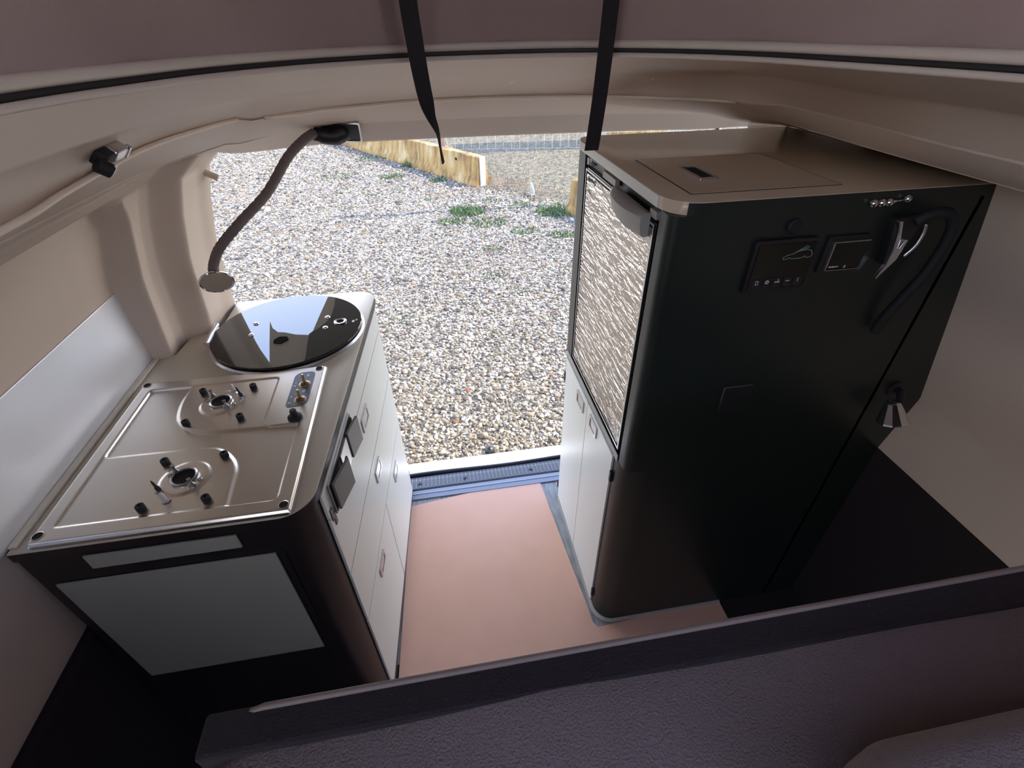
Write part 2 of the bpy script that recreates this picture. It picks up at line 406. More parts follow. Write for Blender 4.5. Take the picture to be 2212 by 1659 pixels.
# --- roof lining: rings around the roof opening, resampled by azimuth and lofted
CX, CY = .445, .30
def ringres(P, N):
    P = np.array([tuple(p) for p in catmull(P, 10)])
    az = np.unwrap(np.arctan2(P[:, 0]-CX, P[:, 1]-CY))
    tgt = np.linspace(math.radians(-152), math.radians(152), N)
    return np.stack([np.interp(tgt, az, P[:, k]) for k in range(3)], -1)
NB = 181
B_ = [(-.06, -.9, 1.53), (-.05, -.3, 1.53), (-.045, .2, 1.53), (-.032, .528, 1.53), (.006, .698, 1.53), (.045, .81, 1.53), (.111, .912, 1.53), (.19, .99, 1.53), (.307, 1.065, 1.53), (.49, 1.100, 1.53), (.655, 1.075, 1.53), (.775, .97, 1.53), (.849, .833, 1.53), (.895, .641, 1.53), (.922, .481, 1.53), (.94, .2, 1.53), (.95, -.3, 1.53), (.96, -.9, 1.53)]
C_ = [(-.11, -.9, 1.44), (-.09, -.3, 1.44), (-.075, .2, 1.44), (-.071, .506, 1.44), (-.084, .63, 1.44), (-.098, .854, 1.44), (-.075, .999, 1.44), (-.034, 1.125, 1.44), (.027, 1.20, 1.44), (.15, 1.29, 1.44), (.31, 1.350, 1.44), (.52, 1.355, 1.44), (.754, 1.310, 1.44), (.90, 1.255, 1.437), (1.03, 1.235, 1.43), (1.12, 1.16, 1.422), (1.135, .997, 1.42), (1.129, .875, 1.42), (1.112, .71, 1.42), (1.109, .573, 1.42), (1.11, .2, 1.42), (1.11, -.3, 1.42), (1.12, -.9, 1.42)]
Md_ = [(-.08, -.9, 1.487), (-.068, -.3, 1.487), (-.055, .2, 1.487), (-.046, .52, 1.487), (-.036, .68, 1.487), (-.02, .86, 1.487), (.03, .985, 1.487), (.10, 1.08, 1.487), (.20, 1.16, 1.487), (.34, 1.215, 1.487), (.52, 1.235, 1.487), (.72, 1.215, 1.487), (.90, 1.205, 1.485), (1.03, 1.19, 1.482), (1.069, 1.10, 1.48), (1.058, .93, 1.48), (1.055, .826, 1.48), (1.066, .65, 1.48), (1.064, .572, 1.48), (1.06, .2, 1.48), (1.06, -.3, 1.48), (1.06, -.9, 1.48)]
D_ = [(-.27, -.9, 1.36), (-.25, -.3, 1.36), (-.248, .2, 1.36), (-.25, .723, 1.36), (-.24, .949, 1.36), (-.222, 1.125, 1.36), (-.155, 1.225, 1.368), (-.085, 1.31, 1.378), (0.015, 1.38, 1.386), (.14, 1.405, 1.392), (.31, 1.412, 1.392), (.52, 1.415, 1.392), (.754, 1.405, 1.39), (.93, 1.385, 1.388), (1.06, 1.35, 1.385), (1.15, 1.25, 1.382), (1.17, 1.11, 1.38), (1.155, .879, 1.38), (1.152, .667, 1.38), (1.15, .3, 1.38), (1.15, -.3, 1.38), (1.16, -.9, 1.38)]
E_ = [(-.262, -.9, 1.344), (-.262, -.3, 1.344), (-.262, .2, 1.344), (-.262, .723, 1.344), (-.262, .949, 1.344), (-.262, 1.15, 1.344), (-.235, 1.275, 1.344), (-.20, 1.40, 1.336), (-.13, 1.462, 1.325), (0.05, 1.462, 1.335), (.31, 1.462, 1.3365), (.52, 1.462, 1.336), (.76, 1.462, 1.334), (.95, 1.462, 1.332), (1.12, 1.462, 1.328), (1.26, 1.44, 1.335), (1.312, 1.30, 1.344), (1.312, 1.03, 1.344), (1.312, .78, 1.344), (1.312, .3, 1.344), (1.312, -.3, 1.344), (1.312, -.9, 1.344)]
rings = [ringres(P, NB) for P in (B_, Md_, C_, D_, E_)]
Bq, Mq, Cq, Dq, Eq = rings
rows = []
def lerp(a, b, t): return a*(1-t)+b*t
azd = np.linspace(-152, 152, NB)
azw = {2: 1-.75*sstep(azd, 34, 44), 3: 1-sstep(azd, -30, -18)+.25*sstep(azd, 34, 44)}
sv = np.unique(np.concatenate([np.linspace(0, 4, 41), 2+np.linspace(-.10, .10, 21), 3+np.linspace(-.10, .10, 21), np.array([.03, .97])]))
for q in sv:
    k = min(int(q), 3); f = q-k
    row = lerp(rings[k], rings[k+1], f).copy()
    for c_, amp, wdt in ((2.0, .0115, .050), (3.0, .0100, .070)):
        g_ = amp*float(sstep(q, c_-wdt, c_))*(1-float(sstep(q, c_+.02, c_+.75)))*azw[int(c_)]
        d2 = np.stack([CX-row[:, 0], CY-row[:, 1]], -1); d2 /= np.linalg.norm(d2, axis=1, keepdims=True)
        row[:, :2] += d2*g_[:, None]; row[:, 2] += g_*.15
    if 2 < q < 3: row[:, 2] -= .004*math.sin(math.pi*f)
    if 1 < q < 2: row[:, 2] += .006*math.sin(math.pi*f)
    rows.append(row)
V = np.stack(rows, 0)
# the rear trim panel stands a few millimetres proud of the side mouldings, from the step rearwards
az = np.linspace(-152, 152, NB)
pr = (sstep(az, -30.5, -28.5)*(1-sstep(az, 36.5, 38)))
for k in range(V.shape[0]):
    q = sv[k]; wk = float(sstep(q, 1.75, 1.95))*(1-.5*float(sstep(q, 3.9, 4)))
    V[k, :, 2] -= .0075*pr*wk
ceil = grid_mesh('ceiling', V, M['liner'], auto=40); tag(ceil, 'beige moulded roof lining around the roof opening', 'ceiling', kind='structure')

# header return towards the tailgate hinge, outer skin above the opening
bm = bmesh.new()
P = [(x, 1.462, z) for x, z in zip(np.linspace(-.2, 1.3, 25), np.interp(np.linspace(-.2, 1.3, 25), [-.2, -.13, .05, .52, 1.12, 1.3], [1.328, 1.325, 1.334, 1.335, 1.328, 1.335]))]
for A, B in zip(P, P[1:]):
    q = [bm.verts.new(v) for v in (A, B, (B[0], 1.50, B[2]+.012), (A[0], 1.50, A[2]+.012))]; bm.faces.new(q)
    q = [bm.verts.new(v) for v in ((A[0], 1.50, A[2]+.012), (B[0], 1.50, B[2]+.012), (B[0], 1.50, 1.56), (A[0], 1.50, 1.56))]; bm.faces.new(q)
bmesh.ops.remove_doubles(bm, verts=bm.verts, dist=1e-5)
tr = done('trim_1', bm, M['bodywhite']); tag(tr, 'painted lip above the tailgate opening', 'trim', kind='structure')
# outer skin: roof ring, sides, floor underside, closed front bulkhead, side opening added for fill daylight
bm = bmesh.new()
box(bm, (-.55, -1.95, 1.58), (-.10, 1.50, 1.60)); box(bm, (1.0, -1.95, 1.58), (1.52, 1.50, 1.60)); box(bm, (-.10, 1.14, 1.58), (1.0, 1.50, 1.60))
box(bm, (-.56, -1.95, -.25), (-.53, 1.48, .95)); box(bm, (-.56, -.25, .95), (-.53, 1.48, 1.60)); box(bm, (-.56, -1.95, 1.40), (-.53, -.25, 1.60)); box(bm, (-.56, -1.95, .95), (-.53, -1.5, 1.40)); box(bm, (1.49, -1.95, -.25), (1.52, 1.48, 1.60))
box(bm, (-.53, 1.44, -.05), (-.34, 1.48, 1.58)); box(bm, (1.25, 1.44, -.05), (1.49, 1.48, 1.58))
sk = done('wall_outer', bm, M['bodywhite']); tag(sk, 'white painted body skin outside the lining', 'wall', kind='structure')
bm = bmesh.new(); box(bm, (-.53, -1.98, -.05), (1.49, -1.93, 2.1))
fb = done('wall_front', bm, M['carpet']); tag(fb, 'dark cab bulkhead behind the viewer', 'wall', kind='structure')
# raised roof canvas and roof pan
rimc = ringres(B_, 61)
bm = bmesh.new()
lv = [(0.0, 1.5465, .009), (.0, 1.56, .013), (.0, 1.62, .02), (.0, 1.75, .035), (0, 1.95, .05), (0, 2.08, .06)]
prev = None
for _, z, off in lv:
    cur = []
    for k, p in enumerate(rimc):
        d = Vector((p[0]-CX, p[1]-CY, 0)).normalized()
        fold = .006*math.sin(k*1.3+z*7)
        cur.append(bm.verts.new((p[0]+d.x*(off+fold), p[1]+d.y*(off+fold), z)))
    if prev:
        for a in range(len(cur)-1):
            yc = (cur[a].co.y+cur[a+1].co.y)/2
            if yc < -.12 and z > 1.65: continue      # gap added out of view, letting in fill daylight
            bm.faces.new((prev[a], prev[a+1], cur[a+1], cur[a]))
    prev = cur
cv = done('wall_canvas', bm, M['canvas'], smooth=True); tag(cv, 'dark canvas side of the raised roof', 'wall', kind='structure')
bm = bmesh.new(); prism(bm, roundpoly([(-.3, -1.2), (1.25, -1.2), (1.25, 1.3), (-.3, 1.3)], .3, 8), 2.07, 2.10)
rp = done('ceiling_raised', bm, M['canvas']); tag(rp, 'underside of the raised roof', 'ceiling', kind='structure')
# rim trim: two beads and the dark seal groove between them
for nm, rr, zz, off, mm, lb in (('trim_2', .0068, 1.5475, .006, 'rim', 'pale bead along the top of the roof opening'), ('trim_3', .0062, 1.5375, .010, 'seal', 'dark rubber seal running round the roof opening'), ('trim_4', .0042, 1.5305, .002, 'rim', 'thin pale bead under the rubber seal')):
    bm = bmesh.new(); pp = []
    for p in ringres(B_, 141):
        d = Vector((p[0]-CX, p[1]-CY, 0)).normalized(); pp.append((p[0]+d.x*off, p[1]+d.y*off, zz))
    tube(bm, pp, rr, 10, False); tr = done(nm, bm, M[mm], smooth=True); tag(tr, lb, 'trim', kind='structure')

# pale beads added along the two creases to paint in their highlight
def bead(nm, ring, a0, a1, push, dz, r, lb):
    bm = bmesh.new(); sel = [p for p, a in zip(ring, np.linspace(-152, 152, NB)) if a0 <= a <= a1]; pp = []
    for p in sel:
        d2 = Vector((CX-p[0], CY-p[1], 0)).normalized(); pp.append((p[0]+d2.x*push, p[1]+d2.y*push, p[2]+dz))
    tube(bm, pp, r, 10); o = done(nm, bm, M['bead'], smooth=True); tag(o, lb, 'trim', kind='structure')
bead('highlight_trim_7', Cq, -152, -29.5, .0105, .002, .0036, 'added pale highlight bead along the left roof lining crease')
bead('highlight_trim_9', Cq, -28.0, 34, .0105, -.0048, .0036, 'added pale highlight bead across the rear header crease')
bead('highlight_trim_8', Dq, -152, -31, .009, .0015, .0032, 'added lower pale highlight bead above the left side lining')

# --- floor
bm = bmesh.new(); box(bm, (-.47, -1.9, -.03), (1.405, .722, -.001)); box(bm, (1.125, .722, -.03), (1.405, .746, -.001)); fl = done('floor', bm, M['carpet']); tag(fl, 'dark carpeted cab floor', 'floor', kind='structure')
bm = bmesh.new(); box(bm, (-.47, .722, -.03), (1.125, .746, -.001)); box(bm, (-.47, .746, -.03), (1.405, 1.365, -.001)); fl = done('floor_vinyl', bm, M['vinyl']); tag(fl, 'grey wood-effect vinyl floor', 'floor', kind='structure')
# sill: aluminium strip, ribbed plate, seal and painted edge
bm = bmesh.new(); prism(bm, [(1.362, -.002), (1.407, -.002), (1.407, .004), (1.392, .0042), (1.388, .0062), (1.384, .0042), (1.362, .004)], -.4, 1.36, frame((0, 0, 0), (0, 1, 0), (0, 0, 1), (1, 0, 0)))
tr = done('trim_5', bm, M['alusill']); tag(tr, 'blue-grey metal strip at the rear edge of the floor', 'trim', kind='structure')
sp = thing('sill_plate', (.42, 1.45, -.01), 'dark ribbed loading sill plate between the two cabinets', 'sill plate')
bm = bmesh.new(); prism(bm, [(1.408, -.02), (1.500, -.035), (1.500, -.014), (1.470, -.006), (1.420, .001), (1.408, -.002)], -.38, 1.30, frame((0, 0, 0), (0, 1, 0), (0, 0, 1), (1, 0, 0)))
done('plate', bm, M['sill'], sp)
xr = -.36
k = 0
ribs = bmesh.new()
while xr < 1.28:
    prism(ribs, [(1.422, -.002), (1.470, -.0085), (1.496, -.016), (1.496, -.0125), (1.470, -.0045), (1.422, .0025)], xr, xr+.0028, frame((0, 0, 0), (0, 1, 0), (0, 0, 1), (1, 0, 0)))
    xr += .0165
done('ribs', ribs, mat('rib_highlight', srgb(92, 100, 116), .4), sp)
for x in (.135, .33, .62, .86):
    bm = bmesh.new(); lathe(bm, [(.0085, 0), (.0085, .004), (.006, .0055), (0, .0055)], Matrix.Translation((x, 1.452, -.0045)), 18)
    done('screw_cap', bm, M['sill'], sp)
bm = bmesh.new(); tube(bm, [(x, 1.512+.004*math.sin(x*9), -.016) for x in np.linspace(-.38, 1.3, 50)], .0105, 10)
tr = done('trim_6', bm, M['seal'], smooth=True); tag(tr, 'black rubber door seal along the rear sill', 'trim', kind='structure')
bp = thing('rear_bumper', (.45, 1.6, -.3), 'white painted rear bumper edge beyond the ribbed sill', 'bumper')
bm = bmesh.new(); prism(bm, [(1.522, -.036), (1.595, -.040), (1.622, -.050), (1.634, -.075), (1.636, -.30), (1.522, -.30)], -.5, 1.4, frame((0, 0, 0), (0, 1, 0), (0, 0, 1), (1, 0, 0)), 0)
done('bumper_shell', bm, M['bodywhite'], bp, auto=50)
tb = thing('tow_ball', (.47, 1.80, -.3), 'black capped tow ball just behind the white bumper', 'tow ball')
bm = bmesh.new(); lathe(bm, [(.0, .032), (.014, .029), (.024, .018), (.027, .004), (.026, -.02), (.026, -.03), (0, -.03)], Matrix.Translation((.4785, 1.86, -.265)), 24)
done('ball_cover', bm, M['tblack'], tb, smooth=True)
bm = bmesh.new(); tube(bm, catmull([(.4785, 1.86, -.29), (.4785, 1.86, -.37), (.4785, 1.80, -.42), (.4785, 1.62, -.42)], 6), .016, 12)
done('tow_bar', bm, M['tblack'], tb, smooth=True)

# protective sheet on the floor (one piece, L-shaped round the tall cabinet)
bm = bmesh.new()
pts = [(.060, .10), (.060, .632), (.096, 1.330), (.642, 1.399), (.664, 1.10), (.676, .94), (.688, .80), (.690, .747), (.702, .728), (.86, .736), (1.131, .749), (1.129, .10)]
prism(bm, pts, .0005, .0022)
bmesh.ops.triangulate(bm, faces=bm.faces)
sh = done('floor_sheet', bm, M['sheet']); tag(sh, 'pink protective cardboard sheet laid over the aisle floor', 'floor sheet')

# ================================================================== KITCHEN UNIT (left)
XN, Y0, XF, Y1 = .0449, .5943, .1031, 1.385
t = Vector((XF-XN, Y1-Y0, 0)).normalized(); nrm = Vector((t.y, -t.x, 0))
MF = frame((XN, Y0, 0), t, (0, 0, 1), nrm)           # front: u along, v up, w out
MN = frame((0, Y0, 0), (1, 0, 0), (0, 0, 1), (0, -1, 0))   # near face
def kplan(off=0, n=8):
    a = Vector((XN, Y0, 0))+nrm*off; f = a+t*.880
    return roundpoly([(-.43, Y0-off), (a.x-off*.1, Y0-off), (f.x, f.y+off), (-.31, 1.470+off), (-.31, 1.32), (-.375, 1.30), (-.385, 1.185), (-.43, 1.18)], [0, .062, .055, 0, 0, 0, 0, 0], n)
kc = thing('kitchen_cabinet', (-.15, 1.0, 0), 'low kitchen cabinet with dark end panel and pale drawers, left of the aisle', 'cabinet')
bm = bmesh.new(); prism(bm, kplan(-.0015), 0.0, .878)
done('carcass', bm, M['brown'], kc, auto=30, label='dark brown carcass with rounded corner')
def fpanel(u0, u1, v0, v1, name, m=M['door'], parent=kc, w0=.0, w1=.0055, g=.0012, bev=.0008):
    b = bmesh.new(); box(b, (u0+g, v0+g, w0), (u1-g, v1-g, w1), MF, bev)
    return done(name, b, m, parent)
fs = fpanel(.052, .80, .808, .8785, 'fascia')
lats = []
def latch(parent, mtx, u0, u1, v0, v1):
    o = bmesh.new(); out = rrect(u0, v0, u1, v1, .004, 3); inn = rrect(u0+.010, v0+.007, u1-.010, v1-.007, .002, 3)
    ring_prism(o, out, inn, 0, .0042, mtx); prism(o, inn, 0, .0012, mtx)
    box(o, (u0+.017, v0+.012, 0), (u1-.014, v1-.011, .0032), mtx, .0006)
    return done('latch', o, M['dchrome'], parent, label='silver rectangular push latch')
def LM(w=.0055): return MF @ Matrix.Translation((0, 0, w))
d1 = fpanel(.052, .80, .6205, .8065, 'drawer'); latch(d1, LM(), .384, .459, .732, .776)
d2 = fpanel(.052, .80, .4185, .6185, 'drawer'); latch(d2, LM(), .385, .457, .537, .582)
d3 = fpanel(.052, .411, .036, .4165, 'door'); latch(d3, LM(), .209, .280, .348, .386)
d4 = fpanel(.413, .80, .036, .4165, 'door'); latch(d4, LM(), .566, .635, .338, .381)
for v in (.06, .12, .30, .37):
    b = bmesh.new(); box(b, (.7995, v, .0), (.806, v+.024, .006), MF, .001); done('hinge', b, M['black'], kc)
b = bmesh.new(); box(b, (.056, .0, -.004), (.80, .030, .0022), MF); done('kickboard', b, M['dgrey'], kc)
# near end: access panel and narrow strip
b = bmesh.new(); box(b, (-.4067, .4393, -.0), (-.0372, .8036, .004), MN, .0008); done('side_panel', b, M['shadedoor'], kc, label='large pale rectangular panel on the dark end')
b = bmesh.new(); box(b, (-.0345, .43, -.0), (-.0225, .8036, .0012), MN, .0004); done('panel_gap', b, M['black'], kc)
b = bmesh.new(); box(b, (-.3312, .8346, -.0), (-.0848, .8694, .004), MN, .0008); done('vent_strip', b, M['shadedoor'], kc, label='narrow pale strip above the large end panel')
# socket panel in the fascia
sk = fpanel(.085, .306, .787, .8705, 'socket_panel', M['dchrome'], kc, .0055, .010, 0, .0015)
def sub(u0, u1, v0, v1, w0, w1, m, name, parent, bev=.001):
    b = bmesh.new(); box(b, (u0, v0, w0), (u1, v1, w1), MF, bev); return done(name, b, m, parent)
sub(.088, .303, .790, .8675, .0095, .0115, M['black'], 'panel_inset', sk)
sub(.172, .232, .795, .862, .011, .0155, M['dchrome'], 'switch_plate', sk)
b = bmesh.new(); lathe(b, [(.0125, 0), (.0125, .001), (0, .001)], MF @ Matrix.Translation((.193, .826, .0153)), 24); done('socket_hole', b, M['hole'], sk)
# hinged covers, slightly open: wedge shaped flaps
def flap(u0, u1, v0, v1, op):
    b = bmesh.new()
    mt = MF @ Matrix.Translation((u0, 0, .0125)) @ Matrix.Rotation(-op, 4, 'Y')
    box(b, (0, v0, 0), (u1-u0, v1, .006), mt, .001)
    done('socket_cover', b, M['covergrey'], sk)
    b = bmesh.new(); box(b, (u0+.002, v0+.003, .0115), (u1-.002, v1-.003, .0155), MF, .0005); done('socket_recess', b, M['hole'], sk)
flap(.238, .300, .793, .866, R(10)); flap(.092, .166, .793, .866, R(12))
for u, v in ((.062, .812), (.070, .79)):
    sub(u, u+.012, v-.02, v+.012, .0052, .0075, M['dgrey'], 'edge_clip', kc, .001)
# worktop
ct = thing('worktop', (-.15, 1.0, .878), 'pale grey-beige laminate worktop carrying the hob and round sink lid', 'worktop')
bm = bmesh.new(); prism(bm, kplan(.0025, 12), .8785, .9, I4, .0012, 2)
done('worktop_slab', bm, M['top'], ct, auto=30)
bm = bmesh.new()
o_ = kplan(.0032, 12); i_ = kplan(.0005, 12); ring_prism(bm, o_, i_, .8785, .8965); done('edge_band', bm, M['brown'], ct, auto=30, label='thin dark edging around the worktop')
# backsplash
bm = bmesh.new()
box(bm, (-.4355, .20, .9), (-.4315, 1.172, 1.091), Matrix.Rotation(0, 4, 'X'), .0006)
prism(bm, [(1.172, .9), (1.225, 1.091), (1.17, 1.091)], -.4355, -.4315, frame((0, 0, 0), (0, 1, 0), (0, 0, 1), (1, 0, 0)))
bs = done('backsplash', bm, M['alu']); tag(bs, 'brushed metal splashback panel standing along the left wall behind the hob', 'backsplash')
bm = bmesh.new(); box(bm, (-.4312, .60, .9002), (-.418, 1.168, .906), I4, .002); bt = done('worktop_trim', bm, M['top'], ct, label='pale upstand at the foot of the splashback')

# ================================================================== HOB
HX0, HX1, HY0, HY1 = -.400, .018, .5945, 1.045
hob = thing('gas_hob', (-.19, .82, .9), 'stainless steel two-burner gas hob without pan supports, on the worktop', 'hob')
def sdpoly(px, py, P):
    P = np.array(P); d = np.full(px.shape, 1e9); s = np.ones(px.shape)
    n = len(P); j = n-1
    for i in range(n):
        e = P[j]-P[i]; wx = px-P[i, 0]; wy = py-P[i, 1]
        h = np.clip((wx*e[0]+wy*e[1])/max(e@e, 1e-12), 0, 1)
        bx = wx-e[0]*h; by = wy-e[1]*h
        d = np.minimum(d, bx*bx+by*by)
        c1 = py >= P[i, 1]; c2 = py < P[j, 1]; c3 = e[0]*wy > e[1]*wx
        flip = (c1 & c2 & c3) | (~c1 & ~c2 & ~c3)
        s = np.where(flip, -s, s); j = i
    return s*np.sqrt(d)
nx, ny = 290, 310
gx = np.linspace(HX0, HX1, nx); gy = np.linspace(HY0, HY1, ny)
GX, GY = np.meshgrid(gx, gy, indexing='ij')
outer = roundpoly([(-.374, .625), (-.009, .623), (-.011, .833), (-.046, .833), (-.085, .835), (-.085, 1.015), (-.376, 1.015)], [.008, .012, .004, .0, .012, .012, .010], 5)
outer = roundpoly([(-.374, .625), (-.009, .623), (-.011, .833), (-.068, .834), (-.083, .850), (-.085, 1.015), (-.376, 1.015)], [.008, .012, .004, .006, .006, .012, .010], 5)
Sreg = [(-.376, 1.015), (-.376, .805), (-.37, .797)] + [tuple(p)[:2] for p in catmull([(-.357, .794, 0), (-.27, .792, 0), (-.18, .789, 0), (-.145, .775, 0), (-.118, .745, 0), (-.105, .715, 0), (-.102, .68, 0), (-.096, .623, 0)], 6)] + [(-.009, .623), (-.011, .831)] + [tuple(p)[:2] for p in catmull([(-.05, .832, 0), (-.12, .834, 0), (-.20, .840, 0), (-.245, .862, 0), (-.272, .895, 0), (-.284, .94, 0), (-.286, .975, 0), (-.284, 1.015, 0)], 6)]
so = sdpoly(GX, GY, outer); ss = sdpoly(GX, GY, Sreg)
z = .9115-.0022*sstep(-so, -.001, .005)
z -= .0042*sstep(-ss, -.004, .005)*sstep(-so, 0, .005)
B1 = (-.193, .708); B2 = (-.196, .936)
for (bx, by) in (B1, B2):
    r = np.hypot(GX-bx, GY-by)
    z += .0028*(1-sstep(r, .038, .047))
    z -= .0012*(1-sstep(r, .018, .03))
edge = np.minimum(np.minimum(GX-HX0, HX1-GX), np.minimum(GY-HY0, HY1-GY))
cxr = .012
# rounded tray corners and rolled rim
z -= .0075*(1-sstep(edge, 0, .0045))
V = np.stack([GX, GY, z], -1)
tray = grid_mesh('tray', V, M['steel'], hob)
bm = bmesh.new(); ring_prism(bm, rrect(HX0-.001, HY0-.001, HX1+.002, HY1+.001, .012, 5), rrect(HX0+.006, HY0+.006, HX1-.006, HY1-.006, .008, 5), .9005, .9055)
done('base_flange', bm, M['steel'], hob)
for (x, y) in ((-.388, .612), (.004, .609), (.002, 1.033), (-.389, 1.034)):
    b = bmesh.new(); lathe(b, [(.0075, 0), (.0075, .0006), (0, .0006)], Matrix.Translation((x, y, .9117)), 20)
    o = done('screw_hole', b, M['hole'], hob)
    b = bmesh.new(); lathe(b, [(.0078, 0), (.0092, .0007), (.0078, .0012)], Matrix.Translation((x, y, .9116)), 20, False); done('hole_collar', b, M['steel'], o)
def hobz(x, y): return z[np.abs(gx-x).argmin(), np.abs(gy-y).argmin()]
for (x, y) in ((-.244, .756), (-.136, .756), (-.135, .646), (-.242, .644), (-.247, .981), (-.138, .981), (-.138, .872), (-.247, .871)):
    b = bmesh.new(); lathe(b, [(.0072, 0), (.0075, .001), (.0075, .010), (.0066, .0112), (.003, .0112), (.0026, .007), (0, .007)], Matrix.Translation((x, y, hobz(x, y)-.0003)), 20)
    done('rubber_foot', b, M['rubber'], hob, auto=40)
def stepped(b, x, y, z0, s=1.0):
    lathe(b, [(.0058*s, 0), (.0058*s, .006), (.0046*s, .0068), (.0046*s, .009), (.003*s, .010), (.0022*s, .017), (.0036*s, .019), (.0036*s, .0215), (0, .022)], Matrix.Translation((x, y, z0)), 16)
for (bx, by), posts, scr, ign in ((B1, ((-.211, .721), (-.169, .681)), ((-.221, .718), (-.162, .697)), ((-.228, .684), (-.206, .656))), (B2, ((-.218, .956), (-.176, .911)), ((-.226, .945), (-.165, .922)), ((-.157, .952), (-.180, .977)))):
    zb = hobz(bx+.03, by)
    b = bmesh.new(); lathe(b, [(.0225, 0), (.0232, .004), (.0215, .0052), (.0195, .004), (.0190, -.001)], Matrix.Translation((bx, by, zb-.0005)), 36, False)
    cup = done('burner_cup', b, M['dchrome'], hob, auto=40)
    b = bmesh.new(); lathe(b, [(.0192, 0), (.0192, .0005), (0, .0005)], Matrix.Translation((bx, by, zb+.0002)), 36); done('burner_well', b, M['hole'], cup)
    for (x, y) in posts:
        b = bmesh.new(); stepped(b, x, y, zb-.0005); done('burner_post', b, M['dsteel'], cup, auto=40)
    for (x, y) in scr:
        b = bmesh.new(); lathe(b, [(.0042, 0), (.0042, .002), (.003, .0038), (.001, .0042), (0, .003)], Matrix.Translation((x, y, zb-.0003)), 14); done('screw', b, M['dsteel'], cup, auto=40)
    (ax, ay), (cx_, cy_) = ign
    zi = hobz(ax, ay)
    b = bmesh.new(); prism(b, roundpoly([(ax-.008, ay-.006), (ax+.008, ay-.006), (ax+.008, ay+.006), (ax-.008, ay+.006)], .005, 4), zi-.0003, zi+.0016); prism(b, roundpoly([(cx_-.007, cy_-.006), (cx_+.007, cy_-.006), (cx_+.007, cy_+.006), (cx_-.007, cy_+.006)], .005, 4), zi-.0003, zi+.0016)
    done('igniter_bracket', b, M['dchrome'], cup)
    b = bmesh.new(); lathe(b, [(.0042, 0), (.0042, .008), (.0026, .012), (.0020, .021), (.0006, .027), (0, .027)], Matrix.Translation((ax, ay, zi)) @ Matrix.Rotation(R(-8), 4, 'Y'), 12); done('spark_electrode', b, M['black'], cup, auto=40)
    b = bmesh.new(); lathe(b, [(.0036, 0), (.0036, .017), (.0026, .0185), (0, .019)], Matrix.Translation((cx_, cy_, zi)) @ Matrix.Rotation(R(-6), 4, 'Y'), 12); done('thermocouple', b, mat('pale_ceramic', srgb(206, 200, 196), .4) if 'cer' not in M else M['cer'], cup, auto=40)
# control plate with its printed marks
b = bmesh.new(); prism(b, roundpoly([(-.050, .889), (-.004, .889), (-.004, 1.022), (-.050, 1.022)], [.010, .020, .012, .020], 8), .9113, .9122)
cp = done('control_plate', b, M['plate'], hob)
def flame(b, cx, cy, s, zz=.9123):
    pts = [(0, -1), (.55, -.65), (.75, -.1), (.5, .35), (.2, 1.1), (.12, .45), (-.1, .25), (-.3, .6), (-.65, .1), (-.7, -.5)]
    prism(b, [(cx+p[1]*s*.5, cy+p[0]*s*.9) for p in pts], zz, zz+.0003)
b = bmesh.new(); flame(b, -.018, 1.006, .009); flame(b, -.018, .944, .009)
flame(b, -.042, .978, .005); flame(b, -.042, .925, .005)
for (x, y, s) in ((-.043, .966, .0028), (-.043, .903, .0030)): box(b, (x-s, y-s, .9122), (x+s, y+s, .9126))
for k_ in range(8):
    a = -1.3+k_*.37; box(b, (-.0385+.006*math.cos(a)-.0006, .944+.010*math.sin(a)-.0012, .9122), (-.0385+.006*math.cos(a)+.0006, .944+.010*math.sin(a)+.0012, .9125))
for dx, dy, wx, wy in ((-.036, .956, .004, .0007), (-.036, .951, .003, .0007), (-.0345, .948, .0007, .003)): box(b, (dx-wx, dy-wy, .9122), (dx+wx, dy+wy, .9125))
done('printed_marks', b, M['white'], cp)
for (x, y) in ((-.021, .971), (-.021, .912)):
    b = bmesh.new(); lathe(b, [(.0112, 0), (.0112, .0018), (.0085, .0022), (.0085, .0045), (.0060, .0055), (.0060, .008), (0, .008)], Matrix.Translation((x, y, .912)), 22)
    vs = done('valve_seat', b, M['brass'], hob, auto=40)
    b = bmesh.new(); lathe(b, [(.0030, 0), (.0030, .019), (.0024, .0205), (0, .0205)], Matrix.Translation((x, y, .918)) @ Matrix.Rotation(R(-7), 4, 'X'), 14); done('valve_stem', b, M['brass'], vs, auto=40)
    b = bmesh.new(); lathe(b, [(.0132, 0), (.0132, .0008), (.0112, .0010)], Matrix.Translation((x, y, .912)), 22, False); done('washer', b, M['dchrome'], vs)
b = bmesh.new(); lathe(b, [(.0150, 0), (.0150, .004), (.0125, .0062), (.0075, .0070), (.0068, .020), (.0058, .0215), (0, .0215)], Matrix.Translation((-.021, .851, .9112)), 26)
done('igniter_button', b, M['rubber'], hob, auto=40)

